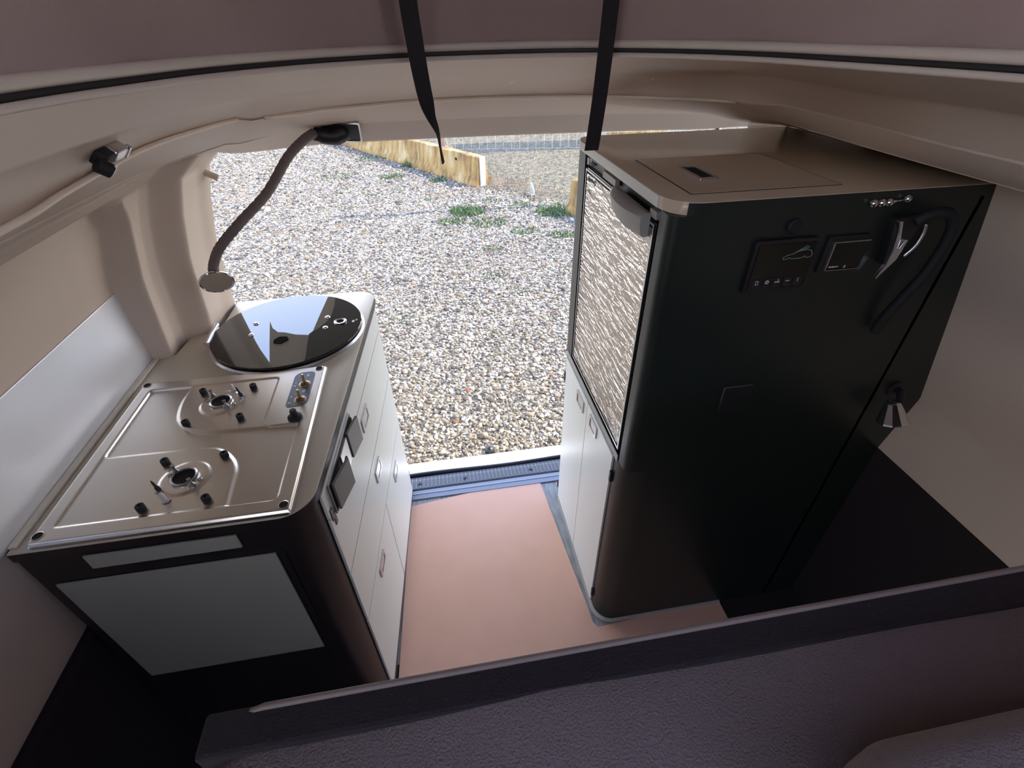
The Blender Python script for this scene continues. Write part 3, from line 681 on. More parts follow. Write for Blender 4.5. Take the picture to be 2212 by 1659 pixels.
# ================================================================== SINK LID
LC = (-.108, 1.240); LR = .1955
lid = thing('sink_lid', (LC[0], LC[1], .9), 'round black glass sink lid with chrome studs and hinge, behind the hob', 'sink lid')
bm = bmesh.new(); lathe(bm, [(LR+.004, 0), (LR+.006, .004), (LR+.002, .009), (LR-.004, .010)], Matrix.Translation((LC[0], LC[1], .9002)), 96, False); done('sink_rim', bm, M['dchrome'], lid, auto=40, label='thin steel rim under the glass')
bm = bmesh.new(); lathe(bm, [(LR-.01, .0), (LR-.0012, .0), (LR, .0012), (LR, .0058), (LR-.0012, .007), (0, .007)], Matrix.Translation((LC[0], LC[1], .9125)), 128); lathe(bm, [(LR-.01, 0), (0, 0)], Matrix.Translation((LC[0], LC[1], .9125)), 128, False)
done('glass_disc', bm, M['glass'], lid, auto=30)
bm = bmesh.new(); lathe(bm, [(LR-.006, 0), (LR-.006, .0022), (LR-.02, .0022)], Matrix.Translation((LC[0], LC[1], .9103)), 96, False); done('rubber_gasket', bm, M['rubber'], lid)
for (x, y) in ((-.202, 1.278), (-.200, 1.216), (-.009, 1.278), (-.007, 1.219)):
    b = bmesh.new(); lathe(b, [(.0072, 0), (.0072, .001), (.006, .0032), (.003, .0046), (.0014, .0046), (0, .003)], Matrix.Translation((x, y, .9194)), 22); done('stud', b, M['chrome'], lid, auto=60)
b = bmesh.new(); lathe(b, [(.0165, 0), (.0172, .003), (.0150, .0042), (.0100, .0030), (.0098, .0)], Matrix.Translation((.030, 1.245, .9192)), 32, False); fr = done('finger_ring', b, M['dchrome'], lid, auto=40)
b = bmesh.new(); lathe(b, [(.0099, 0), (.0099, .0004), (0, .0004)], Matrix.Translation((.030, 1.245, .9196)), 32); done('ring_hole', b, M['hole'], fr)
b = bmesh.new(); flame(b, .066, 1.243, .010, .91955); flame(b, .074, 1.250, .006, .91955); done('etched_mark', b, M['white'], lid)
b = bmesh.new(); tube(b, [(-.309, 1.292, .921), (-.3085, 1.245, .921)], .0062, 16); tube(b, [(-.3085, 1.243, .921), (-.3045, 1.190, .921)], .0068, 16); tube(b, [(-.3045, 1.1895, .921), (-.3043, 1.187, .921)], .0052, 16)
box(b, (-.312, 1.20, .9), (-.298, 1.285, .916)); done('hinge_bar', b, M['chrome'], lid, auto=40)

# ================================================================== TALL CABINET (right)
XR, YR0, YR1, HR = .7053, .7451, 1.335, 1.344
tcab = thing('tall_cabinet', (1.0, 1.0, 0), 'tall dark cabinet with rounded corners housing the fridge, right of the aisle', 'cabinet')
MG = frame((0, YR0, 0), (1, 0, 0), (0, 0, 1), (0, -1, 0))
MR = frame((XR, 0, 0), (0, -1, 0), (0, 0, 1), (-1, 0, 0))    # u=-y
FY0, FY1, FZ0, FZ1 = .788, 1.243, .722, 1.322
def tplan(off=0, n=10, notch=None):
    pts = [(XR-off, YR0-off), (1.30, YR0-off), (1.30, YR1+off), (XR-off, YR1+off)]; rad = [.058, 0, 0, .05]
    if notch: pts += [(XR-off, FY1), (XR+.44, FY1), (XR+.44, FY0), (XR-off, FY0)]; rad += [0, 0, 0, 0]
    return roundpoly(pts, rad, n)
bm = bmesh.new(); prism(bm, tplan(), 0, .7098); o = done('lower_carcass', bm, M['tall'], tcab, auto=30)
bm = bmesh.new(); prism(bm, tplan(0, 10, True), .7100, FZ1); bmesh.ops.triangulate(bm, faces=[f for f in bm.faces if len(f.verts) > 4]); done('upper_carcass', bm, M['tall'], tcab, auto=30)
bm = bmesh.new(); prism(bm, tplan(.0015, 12), FZ1+.0005, HR, I4, .001, 2); done('top_board', bm, M['topr'], tcab, auto=30, label='beige top board with rounded front corner')
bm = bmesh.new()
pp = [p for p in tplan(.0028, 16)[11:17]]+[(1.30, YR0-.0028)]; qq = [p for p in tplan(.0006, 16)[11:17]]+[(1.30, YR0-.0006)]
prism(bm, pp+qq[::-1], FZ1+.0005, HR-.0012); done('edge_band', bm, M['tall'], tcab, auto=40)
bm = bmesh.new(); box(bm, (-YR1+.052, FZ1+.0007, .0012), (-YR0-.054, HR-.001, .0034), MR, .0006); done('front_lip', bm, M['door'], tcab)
bm = bmesh.new(); prism(bm, [(1.292, 0), (1.404, 0), (1.404, .675), (1.440, .836), (1.374, 1.10), (1.311, HR-.001), (1.292, HR-.001)], -.3, 0, MG)
done('side_filler', bm, M['tall'], tcab)
# doors under the fridge
def rpanel(y0, y1, z0, z1, name, m=M['door'], parent=tcab, w0=0, w1=.0055, g=.0012):
    b = bmesh.new(); box(b, (-y1+g, z0+g, w0), (-y0-g, z1-g, w1), MR, .0008); return done(name, b, m, parent)
ra = rpanel(1.034, 1.275, .012, .700, 'door'); latch(ra, MR @ Matrix.Translation((0, 0, .0055)), -1.132, -1.062, .634, .678)
rb = rpanel(.815, 1.034, .012, .700, 'door'); latch(rb, MR @ Matrix.Translation((0, 0, .0055)), -1.002, -.937, .645, .688)
for y, z_ in ((.806, .614), (.806, .055), (1.276, .60), (1.276, .06)):
    b = bmesh.new(); box(b, (-y-.009, z_, .0), (-y, z_+.036, .008), MR, .001); done('hinge', b, M['black'], tcab)
b = bmesh.new(); box(b, (-1.285, .700, 0), (-.795, .7215, .002), MR); done('mid_rail', b, M['grey'], tcab)
bm = bmesh.new(); ob_ = tplan(.009, 10); ib_ = tplan(.0, 10)
pp = [p for p in ob_[:11]]; qq = [p for p in ib_[:11]]
prism(bm, [(ob_[0][0], 1.27)]+pp+[(1.131, YR0-.009), (1.131, YR0)]+qq[::-1]+[(ib_[0][0], 1.27)], .0, .006)
done('base_seal', bm, mat('pale_sealant', srgb(190, 182, 168), .6), tcab, label='pale sealing strip along the foot')
# hatch in the top board
TZ = HR
b = bmesh.new(); ring_prism(b, rrect(.755, .789, 1.042, 1.052, .003, 2), rrect(.758, .792, 1.039, 1.049, .003, 2), TZ, TZ+.0006); hs = done('hatch_seam', b, M['brown'], tcab)
b = bmesh.new(); prism(b, rrect(.7585, .7925, 1.0385, 1.0485, .002, 2), TZ, TZ+.0011, I4, .0005); ht = done('hatch', b, M['topr'], tcab, label='beige lift-out hatch in the cabinet top')
b = bmesh.new(); ring_prism(b, rrect(.811, .870, .850, .966, .003, 3), rrect(.818, .877, .843, .959, .002, 3), TZ+.001, TZ+.0035); hr = done('recess_pull', b, M['dchrome'], ht)
b = bmesh.new(); prism(b, rrect(.818, .877, .843, .959, .002, 3), TZ+.0011, TZ+.0015); done('pull_cavity', b, M['hole'], hr)

# fridge
fr_ = thing('refrigerator', (.93, 1.015, .722), 'built-in fridge with crinkled silver film on its door, in the tall cabinet', 'refrigerator')
b = bmesh.new(); box(b, (XR+.012, FY0+.002, FZ0+.001), (XR+.43, FY1-.002, FZ1-.001)); done('housing', b, M['frame'], fr_)
PY0, PY1, PZ0, PZ1 = .802, 1.226, .735, 1.292
b = bmesh.new(); box(b, (-PY1, PZ0, -.011), (-PY0, PZ1+.002, -.002), MR, .002); dr = done('door', b, M['frame'], fr_)
b = bmesh.new(); ring_prism(b, [(-PY1, PZ0), (-PY0, PZ0), (-PY0, PZ1), (-PY1, PZ1)], [(-PY1+.004, PZ0+.005), (-PY0-.004, PZ0+.005), (-PY0-.004, PZ1-.004), (-PY1+.004, PZ1-.004)], -.002, .0015, MR); done('door_edging', b, M['dchrome'], dr)
b = bmesh.new(); ring_prism(b, [(-PY1+.005, PZ0+.006), (-PY0-.005, PZ0+.006), (-PY0-.005, PZ1-.005), (-PY1+.005, PZ1-.005)], [(-PY1+.010, PZ0+.011), (-PY0-.007, PZ0+.011), (-PY0-.007, PZ1-.009), (-PY1+.010, PZ1-.009)], -.002, -.0008, MR); done('door_groove', b, M['hole'], dr)
b = bmesh.new(); box(b, (-PY1+.010, PZ0+.011, -.002), (-PY0-.007, PZ1-.009, .0004), MR); done('film_panel', b, M['film'], dr, label='crinkled reflective protective film')
# badge
b = bmesh.new(); ring_prism(b, rrect(-1.206, 1.266, -1.150, 1.281, .006, 4), rrect(-1.2045, 1.2675, -1.1515, 1.2795, .005, 4), .0004, .0016, MR); bd = done('badge', b, M['dchrome'], dr)
b = bmesh.new()
for k_ in range(6):
    u = -1.201+k_*.008
    ring_prism(b, circ(u+.003, 1.2735, .0030, 12), circ(u+.003, 1.2735, .0018, 12), .0004, .0012, MR)
    if k_ % 2: box(b, (u-.0006, 1.2705, .0004), (u+.0006, 1.2775, .0012), MR)
done('badge_lettering', b, M['frame'], bd)
# top vent strip and catch blocks
b = bmesh.new(); box(b, (-1.230, 1.300, -.010), (-1.214, 1.316, -.001), MR, .001); done('catch_block', b, M['grey'], fr_)
b = bmesh.new(); box(b, (-1.208, 1.311, -.010), (-1.195, 1.317, -.001), MR, .001); box(b, (-1.204, 1.302, -.010), (-1.199, 1.311, -.001), MR, .001); done('catch_hook', b, M['grey'], fr_)
b = bmesh.new(); box(b, (-1.208, 1.3168, -.012), (-1.105, 1.3185, -.001), MR); done('vent_edge', b, M['grey'], fr_)
b = bmesh.new(); box(b, (-1.104, 1.300, -.010), (-1.020, 1.314, .0), MR, .001); done('vent_cover', b, M['grey'], fr_)
b = bmesh.new(); box(b, (-.83, 1.300, -.010), (-.80, 1.314, .001), MR, .001); done('catch_plate', b, M['grey'], fr_)
# handle: a bowed grip, thick in the middle
b = bmesh.new()
nu = 18
rows_ = []
for i in range(nu+1):
    s_ = i/nu; y = 1.004-.180*s_; bow = (max(0, math.sin(math.pi*(.08+.80*s_))))**.8
    zt = 1.305; zb = 1.288-.016*(.35+.65*bow)-.016*s_
    dd = .008+.024*bow
    prof = [(0, zt), (dd*.6, zt+.001), (dd, zt-.006), (dd*.98, (zt+zb)/2), (dd*.82, zb+.004), (dd*.5, zb), (0, zb+.001)]
    rows_.append([b.verts.new(MR @ Vector((-y, q[1], q[0]))) for q in prof])
for A, B in zip(rows_, rows_[1:]):
    for k_ in range(len(A)): b.faces.new((A[k_], A[(k_+1) % len(A)], B[(k_+1) % len(B)], B[k_]))
b.faces.new(rows_[0]); b.faces.new(rows_[-1])
done('handle', b, M['grey'], dr, auto=50, label='grey bowed handle at the top of the door')

# gadgets on the near face of the tall cabinet
def gbox(name, x0, x1, z0, z1, w1, m, parent, r=.006, w0=0, lb=None):
    b = bmesh.new(); prism(b, rrect(x0, z0, x1, z1, r, 5), w0, w1, MG, min(.0015, (w1-w0)*.4)); return done(name, b, m, parent, label=lb)
cpn = thing('control_panel', (.93, YR0, 1.17), 'black control panel with a vehicle outline and five keys, on the tall cabinet side', 'control panel')
gbox('panel_frame', .867, .993, 1.172, 1.273, .010, M['black'], cpn, .007)
gp = gbox('panel_glass', .874, .986, 1.180, 1.266, .0112, M['screen'], cpn, .004, .0095)
b = bmesh.new()
MGi = MG @ Matrix.Translation((0, 0, .0113))
car = [(.926, 1.240), (.934, 1.244), (.944, 1.246), (.953, 1.2505), (.970, 1.2525), (.978, 1.250), (.982, 1.244), (.981, 1.238), (.972, 1.237), (.968, 1.2405), (.962, 1.237), (.942, 1.237), (.938, 1.2395), (.933, 1.2365), (.927, 1.237)]
for A, B in zip(car, car[1:]+car[:1]):
    tube(b, [MGi @ Vector((A[0], A[1], 0)), MGi @ Vector((B[0], B[1], 0))], .0006, 5)
tube(b, [MGi @ Vector(q) for q in ((.946, 1.247, 0), (.966, 1.259, 0), (.972, 1.2575, 0), (.956, 1.2505, 0))], .0007, 5)
done('vehicle_outline', b, mat('panel_print', srgb(120, 150, 146), .5), gp)
for k_ in range(5):
    x = .880+k_*.0205
    kb = gbox('key', x, x+.017, 1.184, 1.202, .0124, M['black'], gp, .002, .011)
    b = bmesh.new()
    mk = MG @ Matrix.Translation((x+.0085, 1.195, .0125))
    if k_ == 0: ring_prism(b, rrect(-.003, -.004, .003, .004, .001, 2), rrect(-.002, -.003, .002, .003, .001, 2), 0, .0003, mk)
    elif k_ == 1: ring_prism(b, circ(0, 0, .0038, 14), circ(0, 0, .0016, 14), 0, .0003, mk)
    elif k_ == 2: box(b, (-.005, -.0022, 0), (.005, 0, .0003), mk); box(b, (.0005, 0, 0), (.002, .0045, .0003), mk)
    elif k_ == 3: box(b, (-.004, -.001, 0), (.004, .0006, .0003), mk)
    else: box(b, (-.0006, -.004, 0), (.0006, .004, .0003), mk)
    done('key_symbol', b, M['white'], kb)
dsp = thing('display_unit', (1.056, YR0, 1.205), 'small black display with a bright silver left edge, beside the control panel', 'display')
gbox('housing', 1.010, 1.094, 1.200, 1.270, .006, M['black'], dsp, .004)
gbox('screen', 1.022, 1.091, 1.209, 1.260, .0115, M['screen'], dsp, .002, .005)
b = bmesh.new(); box(b, (1.0195, 1.207, .006), (1.0225, 1.2615, .0125), MG, .0005); box(b, (1.0225, 1.2595, .006), (1.092, 1.2618, .0125), MG, .0005); box(b, (1.0225, 1.2068, .006), (1.092, 1.2078, .0122), MG); done('silver_edge', b, M['dchrome'], dsp)
b = bmesh.new()
for k_ in range(6): box(b, (1.027+k_*.0032, 1.2125, .0115), (1.0292+k_*.0032, 1.2150, .0118), MG)
prism(b, [(1.0565, 1.211), (1.0605, 1.2112), (1.0600, 1.2165)], .0115, .0118, MG); done('screen_marks', b, M['white'], dsp)
pb = thing('round_button', (.934, YR0, 1.293), 'round black knob above the control panel', 'knob')
b = bmesh.new(); lathe(b, [(.0135, 0), (.0135, .006), (.011, .0085), (0, .0085)], frame((.934, YR0, 1.293), (1, 0, 0), (0, 0, 1), (0, -1, 0)), 28); done('knob_cap', b, M['rubber'], pb, auto=40)
# reading lamp hung on the side: black body with chrome bow and flexible arm
rl = thing('wall_lamp', (1.15, YR0, 1.29), 'black and chrome flexible lamp mounted near the back corner of the tall cabinet', 'lamp')
b = bmesh.new(); prism(b, roundpoly([(1.118, 1.300), (1.166, 1.304), (1.176, 1.285), (1.150, 1.218), (1.134, 1.205), (1.128, 1.240), (1.122, 1.270)], [.01]*7, 5), .0, .022, MG, .005, 3); done('lamp_body', b, M['black'], rl, auto=50)
b = bmesh.new(); prism(b, roundpoly([(1.1175, 1.297), (1.125, 1.297), (1.137, 1.262), (1.140, 1.240), (1.148, 1.262), (1.153, 1.262), (1.148, 1.225), (1.128, 1.196), (1.124, 1.188), (1.121, 1.190), (1.131, 1.215), (1.132, 1.245), (1.126, 1.275)], .0015, 2), .020, .027, MG, .001); done('chrome_bow', b, M['chrome'], rl)
b = bmesh.new(); tube(b, [MG @ Vector(p) for p in catmull([(1.176, 1.288, .024), (1.178, 1.270, .026), (1.174, 1.248, .026), (1.164, 1.228, .022)], 6)], .0035, 8); done('chrome_rail', b, M['dchrome'], rl, smooth=True)
b = bmesh.new(); tube(b, [MG @ Vector(p) for p in catmull([(1.155, 1.292, .020), (1.172, 1.306, .028), (1.196, 1.309, .032), (1.216, 1.295, .034), (1.226, 1.268, .034), (1.228, 1.236, .032), (1.222, 1.190, .03), (1.205, 1.140, .026), (1.196, 1.10, .020), (1.196, 1.06, .012)], 8)], .0098, 14); done('flexible_arm', b, M['rubber'], rl, smooth=True)
hk = thing('wall_catch', (1.09, YR0, 1.33), 'small silver double hook under the top edge of the tall cabinet', 'hook')
b = bmesh.new()
for x in (1.068, 1.084, 1.098): lathe(b, [(.0, -.007), (.006, -.006), (.0075, 0), (.006, .006), (0, .007)], MG @ Matrix.Translation((x, 1.325, .008)) @ Matrix.Rotation(R(75), 4, 'Y'), 12)
tube(b, [MG @ Vector(p) for p in ((1.10, 1.326, .008), (1.128, 1.327, .008))], .0018, 8)
lathe(b, [(.0, -.006), (.006, -.005), (.0075, 0), (.006, .005), (0, .006)], MG @ Matrix.Translation((1.132, 1.329, .008)) @ Matrix.Rotation(R(60), 4, 'Y'), 12)
done('hook_body', b, M['chrome'], hk, smooth=True)
# second lamp: faceted silver shade low on the cabinet edge
cl = thing('cone_lamp', (1.335, .745, .85), 'small silver cone-shaped lamp low at the far right edge of the tall cabinet', 'lamp')
b = bmesh.new(); lathe(b, [(.014, .034), (.017, .032), (.036, -.022), (.038, -.026), (.035, -.028), (.0, -.028)], Matrix.Translation((1.322, .702, .845)) @ Matrix.Scale(.84, 4) @ Euler((R(-16), R(-14), 0)).to_matrix().to_4x4(), 11); done('shade', b, M['chrome'], cl)
b = bmesh.new(); tube(b, catmull([(1.330, .706, .872), (1.340, .722, .884), (1.345, .744, .880)], 5), .008, 12); lathe(b, [(.020, 0), (.020, .006), (.012, .010), (0, .010)], frame((1.345, .745, .880), (1, 0, 0), (0, 0, 1), (0, -1, 0)), 20); done('arm', b, M['black'], cl, auto=40)
sp_ = thing('wall_socket', (.925, YR0, .925), 'flat dark plate with a thin pale edge halfway down the tall cabinet side', 'panel')
gbox('plate', .898, .962, .880, .947, .006, M['black'], sp_, .003)
b = bmesh.new(); box(b, (.898, .9465, .003), (.962, .9478, .0065), MG); box(b, (.8972, .905, .003), (.8984, .9465, .0065), MG); done('plate_edge', b, M['dgrey'], sp_)

# ================================================================== THINGS ON THE LINING
# gooseneck lamp at the header
gl = thing('gooseneck_lamp', (.112, 1.405, 1.375), 'gooseneck reading lamp on the header, its chrome cone hanging beside the left pillar', 'lamp')
nn = Vector((-.02, -.80, -.60)).normalized(); uu = Vector((1, 0, 0)); uu = (uu-nn*uu.dot(nn)).normalized(); vv = nn.cross(uu)
MH = frame((.112, 1.412, 1.376), uu, vv, nn)
b = bmesh.new(); prism(b, roundpoly([(-.046, -.026), (.046, -.030), (.050, .028), (-.038, .032)], [.014, .005, .006, .010], 5), -.012, .016, MH, .002, 3); hb = done('mount_box', b, M['black'], gl, auto=40)
b = bmesh.new(); ring_prism(b, roundpoly([(-.048, -.028), (.048, -.032), (.052, .030), (-.040, .034)], [.014, .005, .006, .010], 5), roundpoly([(-.044, -.024), (.044, -.028), (.048, .026), (-.036, .030)], [.014, .005, .006, .010], 5), .010, .0175, MH); done('chrome_surround', b, M['chrome'], hb)
b = bmesh.new(); tube(b, [MH @ Vector(p) for p in catmull([(.012, .0, .012), (-.015, -.002, .026), (-.045, .006, .028), (-.062, .010, .026)], 5)], [.020]*6+[.0185]*5+[.016]*5, 16); done('neck_socket', b, M['black'], hb, smooth=True)
neck = catmull([(.052, 1.375, 1.372), (.030, 1.345, 1.362), (-.005, 1.300, 1.335), (-.055, 1.235, 1.275), (-.115, 1.180, 1.228), (-.165, 1.155, 1.185), (-.190, 1.150, 1.150), (-.196, 1.150, 1.134)], 14)
b = bmesh.new(); tube(b, neck, [.0108+.0006*math.sin(i*2.1) for i in range(len(neck))], 14); done('neck', b, mat('neck_sleeve', srgb(112, 98, 96), .55), gl, smooth=True)
ax = Vector((.26, -.82, -.48)).normalized()
hp = Vector((-.197, 1.150, 1.130))
mh = align(hp, ax) @ Matrix.Scale(.86, 4)
b = bmesh.new(); lathe(b, [(.0, -.010), (.0135, -.010), (.0135, .004), (.012, .006)], mh, 20); done('collar', b, M['black'], gl, auto=40)
b = bmesh.new(); lathe(b, [(.013, .004), (.016, .008), (.036, .030), (.0415, .034), (.0425, .037), (.0400, .039), (.0375, .0365)], mh, 48, False); sh_ = done('lamp_shade', b, M['chrome'], gl, auto=50, label='chrome cone shade')
b = bmesh.new(); lathe(b, [(.0395, .0365), (.030, .0385), (0, .0395)], mh, 48, False); done('diffuser', b, M['diff'], sh_, smooth=True)
# coat hook / latch on the left roof lining
lh = thing('roof_catch', (-.10, .72, 1.452), 'silver and dark metal catch on the left roof lining', 'catch')
def pxr(p, dst):   # helper only for local composition: point dst metres along the sight line
    return p
_w = Vector((.75, .04, -.66)).normalized(); _u = Vector((0, 1, 0)); _u = (_u-_w*_u.dot(_w)).normalized(); mh2 = frame((-.066, .712, 1.4655), _u, _w.cross(_u), _w)
b = bmesh.new(); box(b, (-.030, -.010, -.004), (-.004, .008, .012), mh2, .003); tube(b, [mh2 @ Vector((-.036, -.004, .006)), mh2 @ Vector((-.028, -.006, .018))], .009, 14); done('catch_base', b, M['rubber'], lh, auto=50)
b = bmesh.new(); ring_prism(b, circ(-.026, -.006, .009, 16), circ(-.026, -.006, .0055, 16), .012, .020, mh2); done('catch_ring', b, M['chrome'], lh)
b = bmesh.new(); box(b, (-.006, -.007, -.002), (.028, .009, .014), mh2, .004, 3); tube(b, [mh2 @ Vector((.028, -.006, .012)), mh2 @ Vector((.028, .009, .012))], .0035, 10); done('catch_lever', b, M['dchrome'], lh, auto=50)
# stop buffer on the pillar by the tailgate
sb = thing('stop_buffer', (-.262, 1.45, 1.287), 'small beige rubber buffer sticking out of the left tailgate pillar', 'buffer')
p0 = Vector((-.268, 1.438, 1.292)); p1 = Vector((-.226, 1.442, 1.267))
b = bmesh.new(); tube(b, [p0, p0+(p1-p0)*.3], .0098, 16); tube(b, [p0+(p1-p0)*.3, p1], .0088, 16); done('buffer_body', b, M['beigep'], sb, auto=40)
b = bmesh.new(); tube(b, [p0-(p1-p0)*.15, p0+(p1-p0)*.12], .012, 16); done('buffer_flange', b, M['grey'], sb, auto=40)
for (x, y, z_, s_) in ((.530, 1.286, 1.4725, .0045), (.847, 1.229, 1.4745, .003)):
    b = bmesh.new(); lathe(b, [(0, -.001), (s_, -.001), (s_, .0015), (0, .002)], align((x, y, z_), (0, -.55, -.83)), 12); sc_ = done('trim_clip', b, M['white'])
    tag(sc_, 'tiny white clip head on the roof lining between the straps' if x < .6 else 'tiny white clip head on the roof lining right of the straps', 'clip')

# straps
def ribbon(b, P, Wd, th=.0012):
    """P list of (pos, width vector)"""
    prev = None
    for (p, wv), wd in zip(P, Wd):
        p = Vector(p); wv = Vector(wv).normalized(); 
        n_ = wv.cross(Vector((0, 0, 1))).normalized()
        cur = [b.verts.new(p+wv*wd/2+n_*th), b.verts.new(p-wv*wd/2+n_*th), b.verts.new(p-wv*wd/2-n_*th), b.verts.new(p+wv*wd/2-n_*th)]
        if prev:
            for k_ in range(4): b.faces.new((prev[k_], prev[(k_+1) % 4], cur[(k_+1) % 4], cur[k_]))
        else: b.faces.new(cur)
        prev = cur
    b.faces.new(prev)
def strap(name, pts, widths, label, rot):
    P = catmull(pts, 8); n = len(P)
    wd = np.interp(np.linspace(0, 1, n), np.linspace(0, 1, len(widths)), widths)
    an = np.interp(np.linspace(0, 1, n), np.linspace(0, 1, len(rot)), rot)
    b = bmesh.new(); ribbon(b, [(p, (math.cos(a), math.sin(a), 0)) for p, a in zip(P, an)], wd)
    o = done(name, b, M['strap'], auto=50); tag(o, label, 'strap'); return o
strap('strap', [(.305, 1.0, 2.07), (.311, 1.0, 1.80), (.316, 1.0, 1.625), (.319, 1.0, 1.57), (.3235, 1.0, 1.515), (.3285, 1.0, 1.475), (.334, 1.005, 1.448), (.344, 1.01, 1.420), (.346, 1.01, 1.395), (.349, 1.01, 1.367)], [.029, .029, .029, .029, .028, .027, .026, .024, .022, .018], 'black webbing strap twisting to a loose narrow tail', [.0, 0, 0, .05, .1, .3, .9, 1.35, 1.5, 1.35])
strap('strap', [(.664, 1.0, 2.07), (.660, 1.0, 1.80), (.656, 1.0, 1.62), (.651, 1.0, 1.50), (.646, 1.0, 1.43), (.641, 1.0, 1.378)], [.028]*6, 'black webbing strap hanging straight down onto the tall cabinet corner', [0, 0, 0, 0, 0, 0])

# bed cushion near the viewer
mt_ = thing('bed_mattress', (.6, .0, 1.05), 'dark grey padded bed cushion with piped edge across the foreground', 'mattress')
nxm, nym = 140, 60
def cushion(x0, x1, y0, y1, zt, zb, rad, amp, seed, name, parent):
    """closed pillow-like slab with real thickness, front edge at y1"""
    u = np.linspace(x0, x1, nxm); prof = []
    # profile across: from bottom front around the rounded front edge to the back
    for a in np.linspace(-90, 90, 12): prof.append((y1-rad+rad*math.cos(R(a)), (zt-rad)+rad*math.sin(R(a)) if a > 0 else (zb+rad)+rad*math.sin(R(a))))
    for q in np.linspace(.02, 1, nym): prof.append((y1-rad-(y1-rad-y0)*q, zt))
    prof.append((y0, zb)); prof.append((y1-rad, zb))
    prof = np.array(prof)
    V = np.zeros((nxm, len(prof), 3))
    for i, x in enumerate(u):
        e0 = min(1, (x-x0)/.05); e1 = min(1, (x1-x)/.05); ee = math.sqrt(max(0, 1-(1-max(0, min(e0, e1)))**2))
        V[i, :, 0] = x; V[i, :, 1] = y0+(prof[:, 0]-y0)*(.55+.45*ee if 0 else 1) - (1-ee)*.05*(prof[:, 0]-y0)/(y1-y0)
        V[i, :, 2] = zb+(prof[:, 1]-zb)*(.80+.20*ee)
        w_ = amp*(np.sin(x*9+seed)*np.sin(prof[:, 0]*14+x*3+seed)+.5*np.sin(x*23+seed*2+prof[:, 0]*31))
        V[i, :, 2] += w_*(prof[:, 1] > zb+.02)
    o = grid_mesh(name, V, M['bed'], parent)
    bm = bmesh.new(); bm.from_mesh(o.data)
    bmesh.ops.holes_fill(bm, edges=[e for e in bm.edges if e.is_boundary]); bmesh.ops.recalc_face_normals(bm, faces=bm.faces); bm.to_mesh(o.data); bm.free()
    for p in o.data.polygons: p.use_smooth = True
    return o
c1 = cushion(.132, 1.15, -.42, .150, 1.222, 1.13, .022, .0035, 1.0, 'cushion', mt_)
b = bmesh.new(); tube(b, [(x, .152-(.012 if x < .16 else 0)*(1-(x-.14)/.02 if x < .16 else 0), 1.226-(.010*(1-(x-.140)/.03) if x < .17 else 0)) for x in np.linspace(.140, 1.14, 60)], .0024, 8); done('edge_piping', b, M['bedtrim'], mt_, smooth=True, label='thin pale piping along the edge')
b = bmesh.new(); box(b, (.137, .128, 1.180), (1.148, .1545, 1.226), I4, .003); done('edge_binding', b, M['carpet'], mt_)
pl = cushion(.487, 1.15, -.42, .062, 1.280, 1.222, .022, .002, 2.2, 'bed_pillow', None)
tag(pl, 'dark grey cushion lying on the bed mattress in the bottom right corner', 'cushion')
b = bmesh.new(); box(b, (.14, -.44, 1.10), (1.15, .12, 1.13), I4, .004); done('bed_board', b, M['carpet'], mt_)

# ================================================================== TAILGATE (raised outside, seen mirrored in the lid)
tg = thing('tailgate', (.45, 1.50, 1.40), 'raised tailgate, its beige and dark lining mirrored in the glass sink lid', 'tailgate')
sl = math.tan(R(10))
MT = Matrix.Translation((0, 0, 0))
def tgz(y): return 1.40+sl*(y-1.5)
def tgprism(name, pts, th, m, dz=0, parent=tg):
    b = bmesh.new(); vs = [b.verts.new((x, y, tgz(y)+dz)) for x, y in pts]; f = b.faces.new(vs)
    r = bmesh.ops.extrude_face_region(b, geom=[f])
    for v in [g for g in r['geom'] if isinstance(g, bmesh.types.BMVert)]: v.co.z += th
    return done(name, b, m, parent)
Lp = [(-.34, 1.51), (-.46, 1.86), (-.56, 2.22), (-.66, 2.59), (-.61, 2.46), (-.565, 2.39), (-.52, 2.37), (-.46, 2.325), (-.39, 2.30), (-.378, 2.36), (-.392, 2.60), (-.412, 2.99)]
Rp = [(.9-x, y) for x, y in Lp[::-1]]
tgprism('outer_skin', Lp+Rp, .02, M['bodywhite'], .02)
tgprism('inner_lining', Lp+Rp, .018, M['gategrey'], .0)
Ld = [(-.30, 1.56), (-.33, 1.97), (-.36, 2.15), (-.38, 2.29), (-.345, 2.37), (-.312, 2.51), (-.33, 2.75), (-.358, 2.965)]
tgprism('dark_panel', Ld+[(.9-x, y) for x, y in Ld[::-1]], .01, M['gatedark'], -.011)
tgprism('latch_recess', [(-.54, 2.22), (-.50, 2.20), (-.475, 2.25), (-.49, 2.29), (-.53, 2.30), (-.548, 2.26)], .005, M['hole'], -.006)
b = bmesh.new(); tube(b, [(-.36, 1.47, 1.05), (-.44, 1.95, tgz(1.95)-.01)], .011, 12); tube(b, [(1.28, 1.47, 1.05), (1.34, 1.95, tgz(1.95)-.01)], .011, 12); 
b.free()
for x0, x1 in ((1.30, 1.36),):
    b = bmesh.new(); tube(b, [(x0, 1.50, 1.05), (x1, 1.95, tgz(1.95)-.012)], .010, 12); done('gas_strut', b, M['black'], tg, smooth=True)

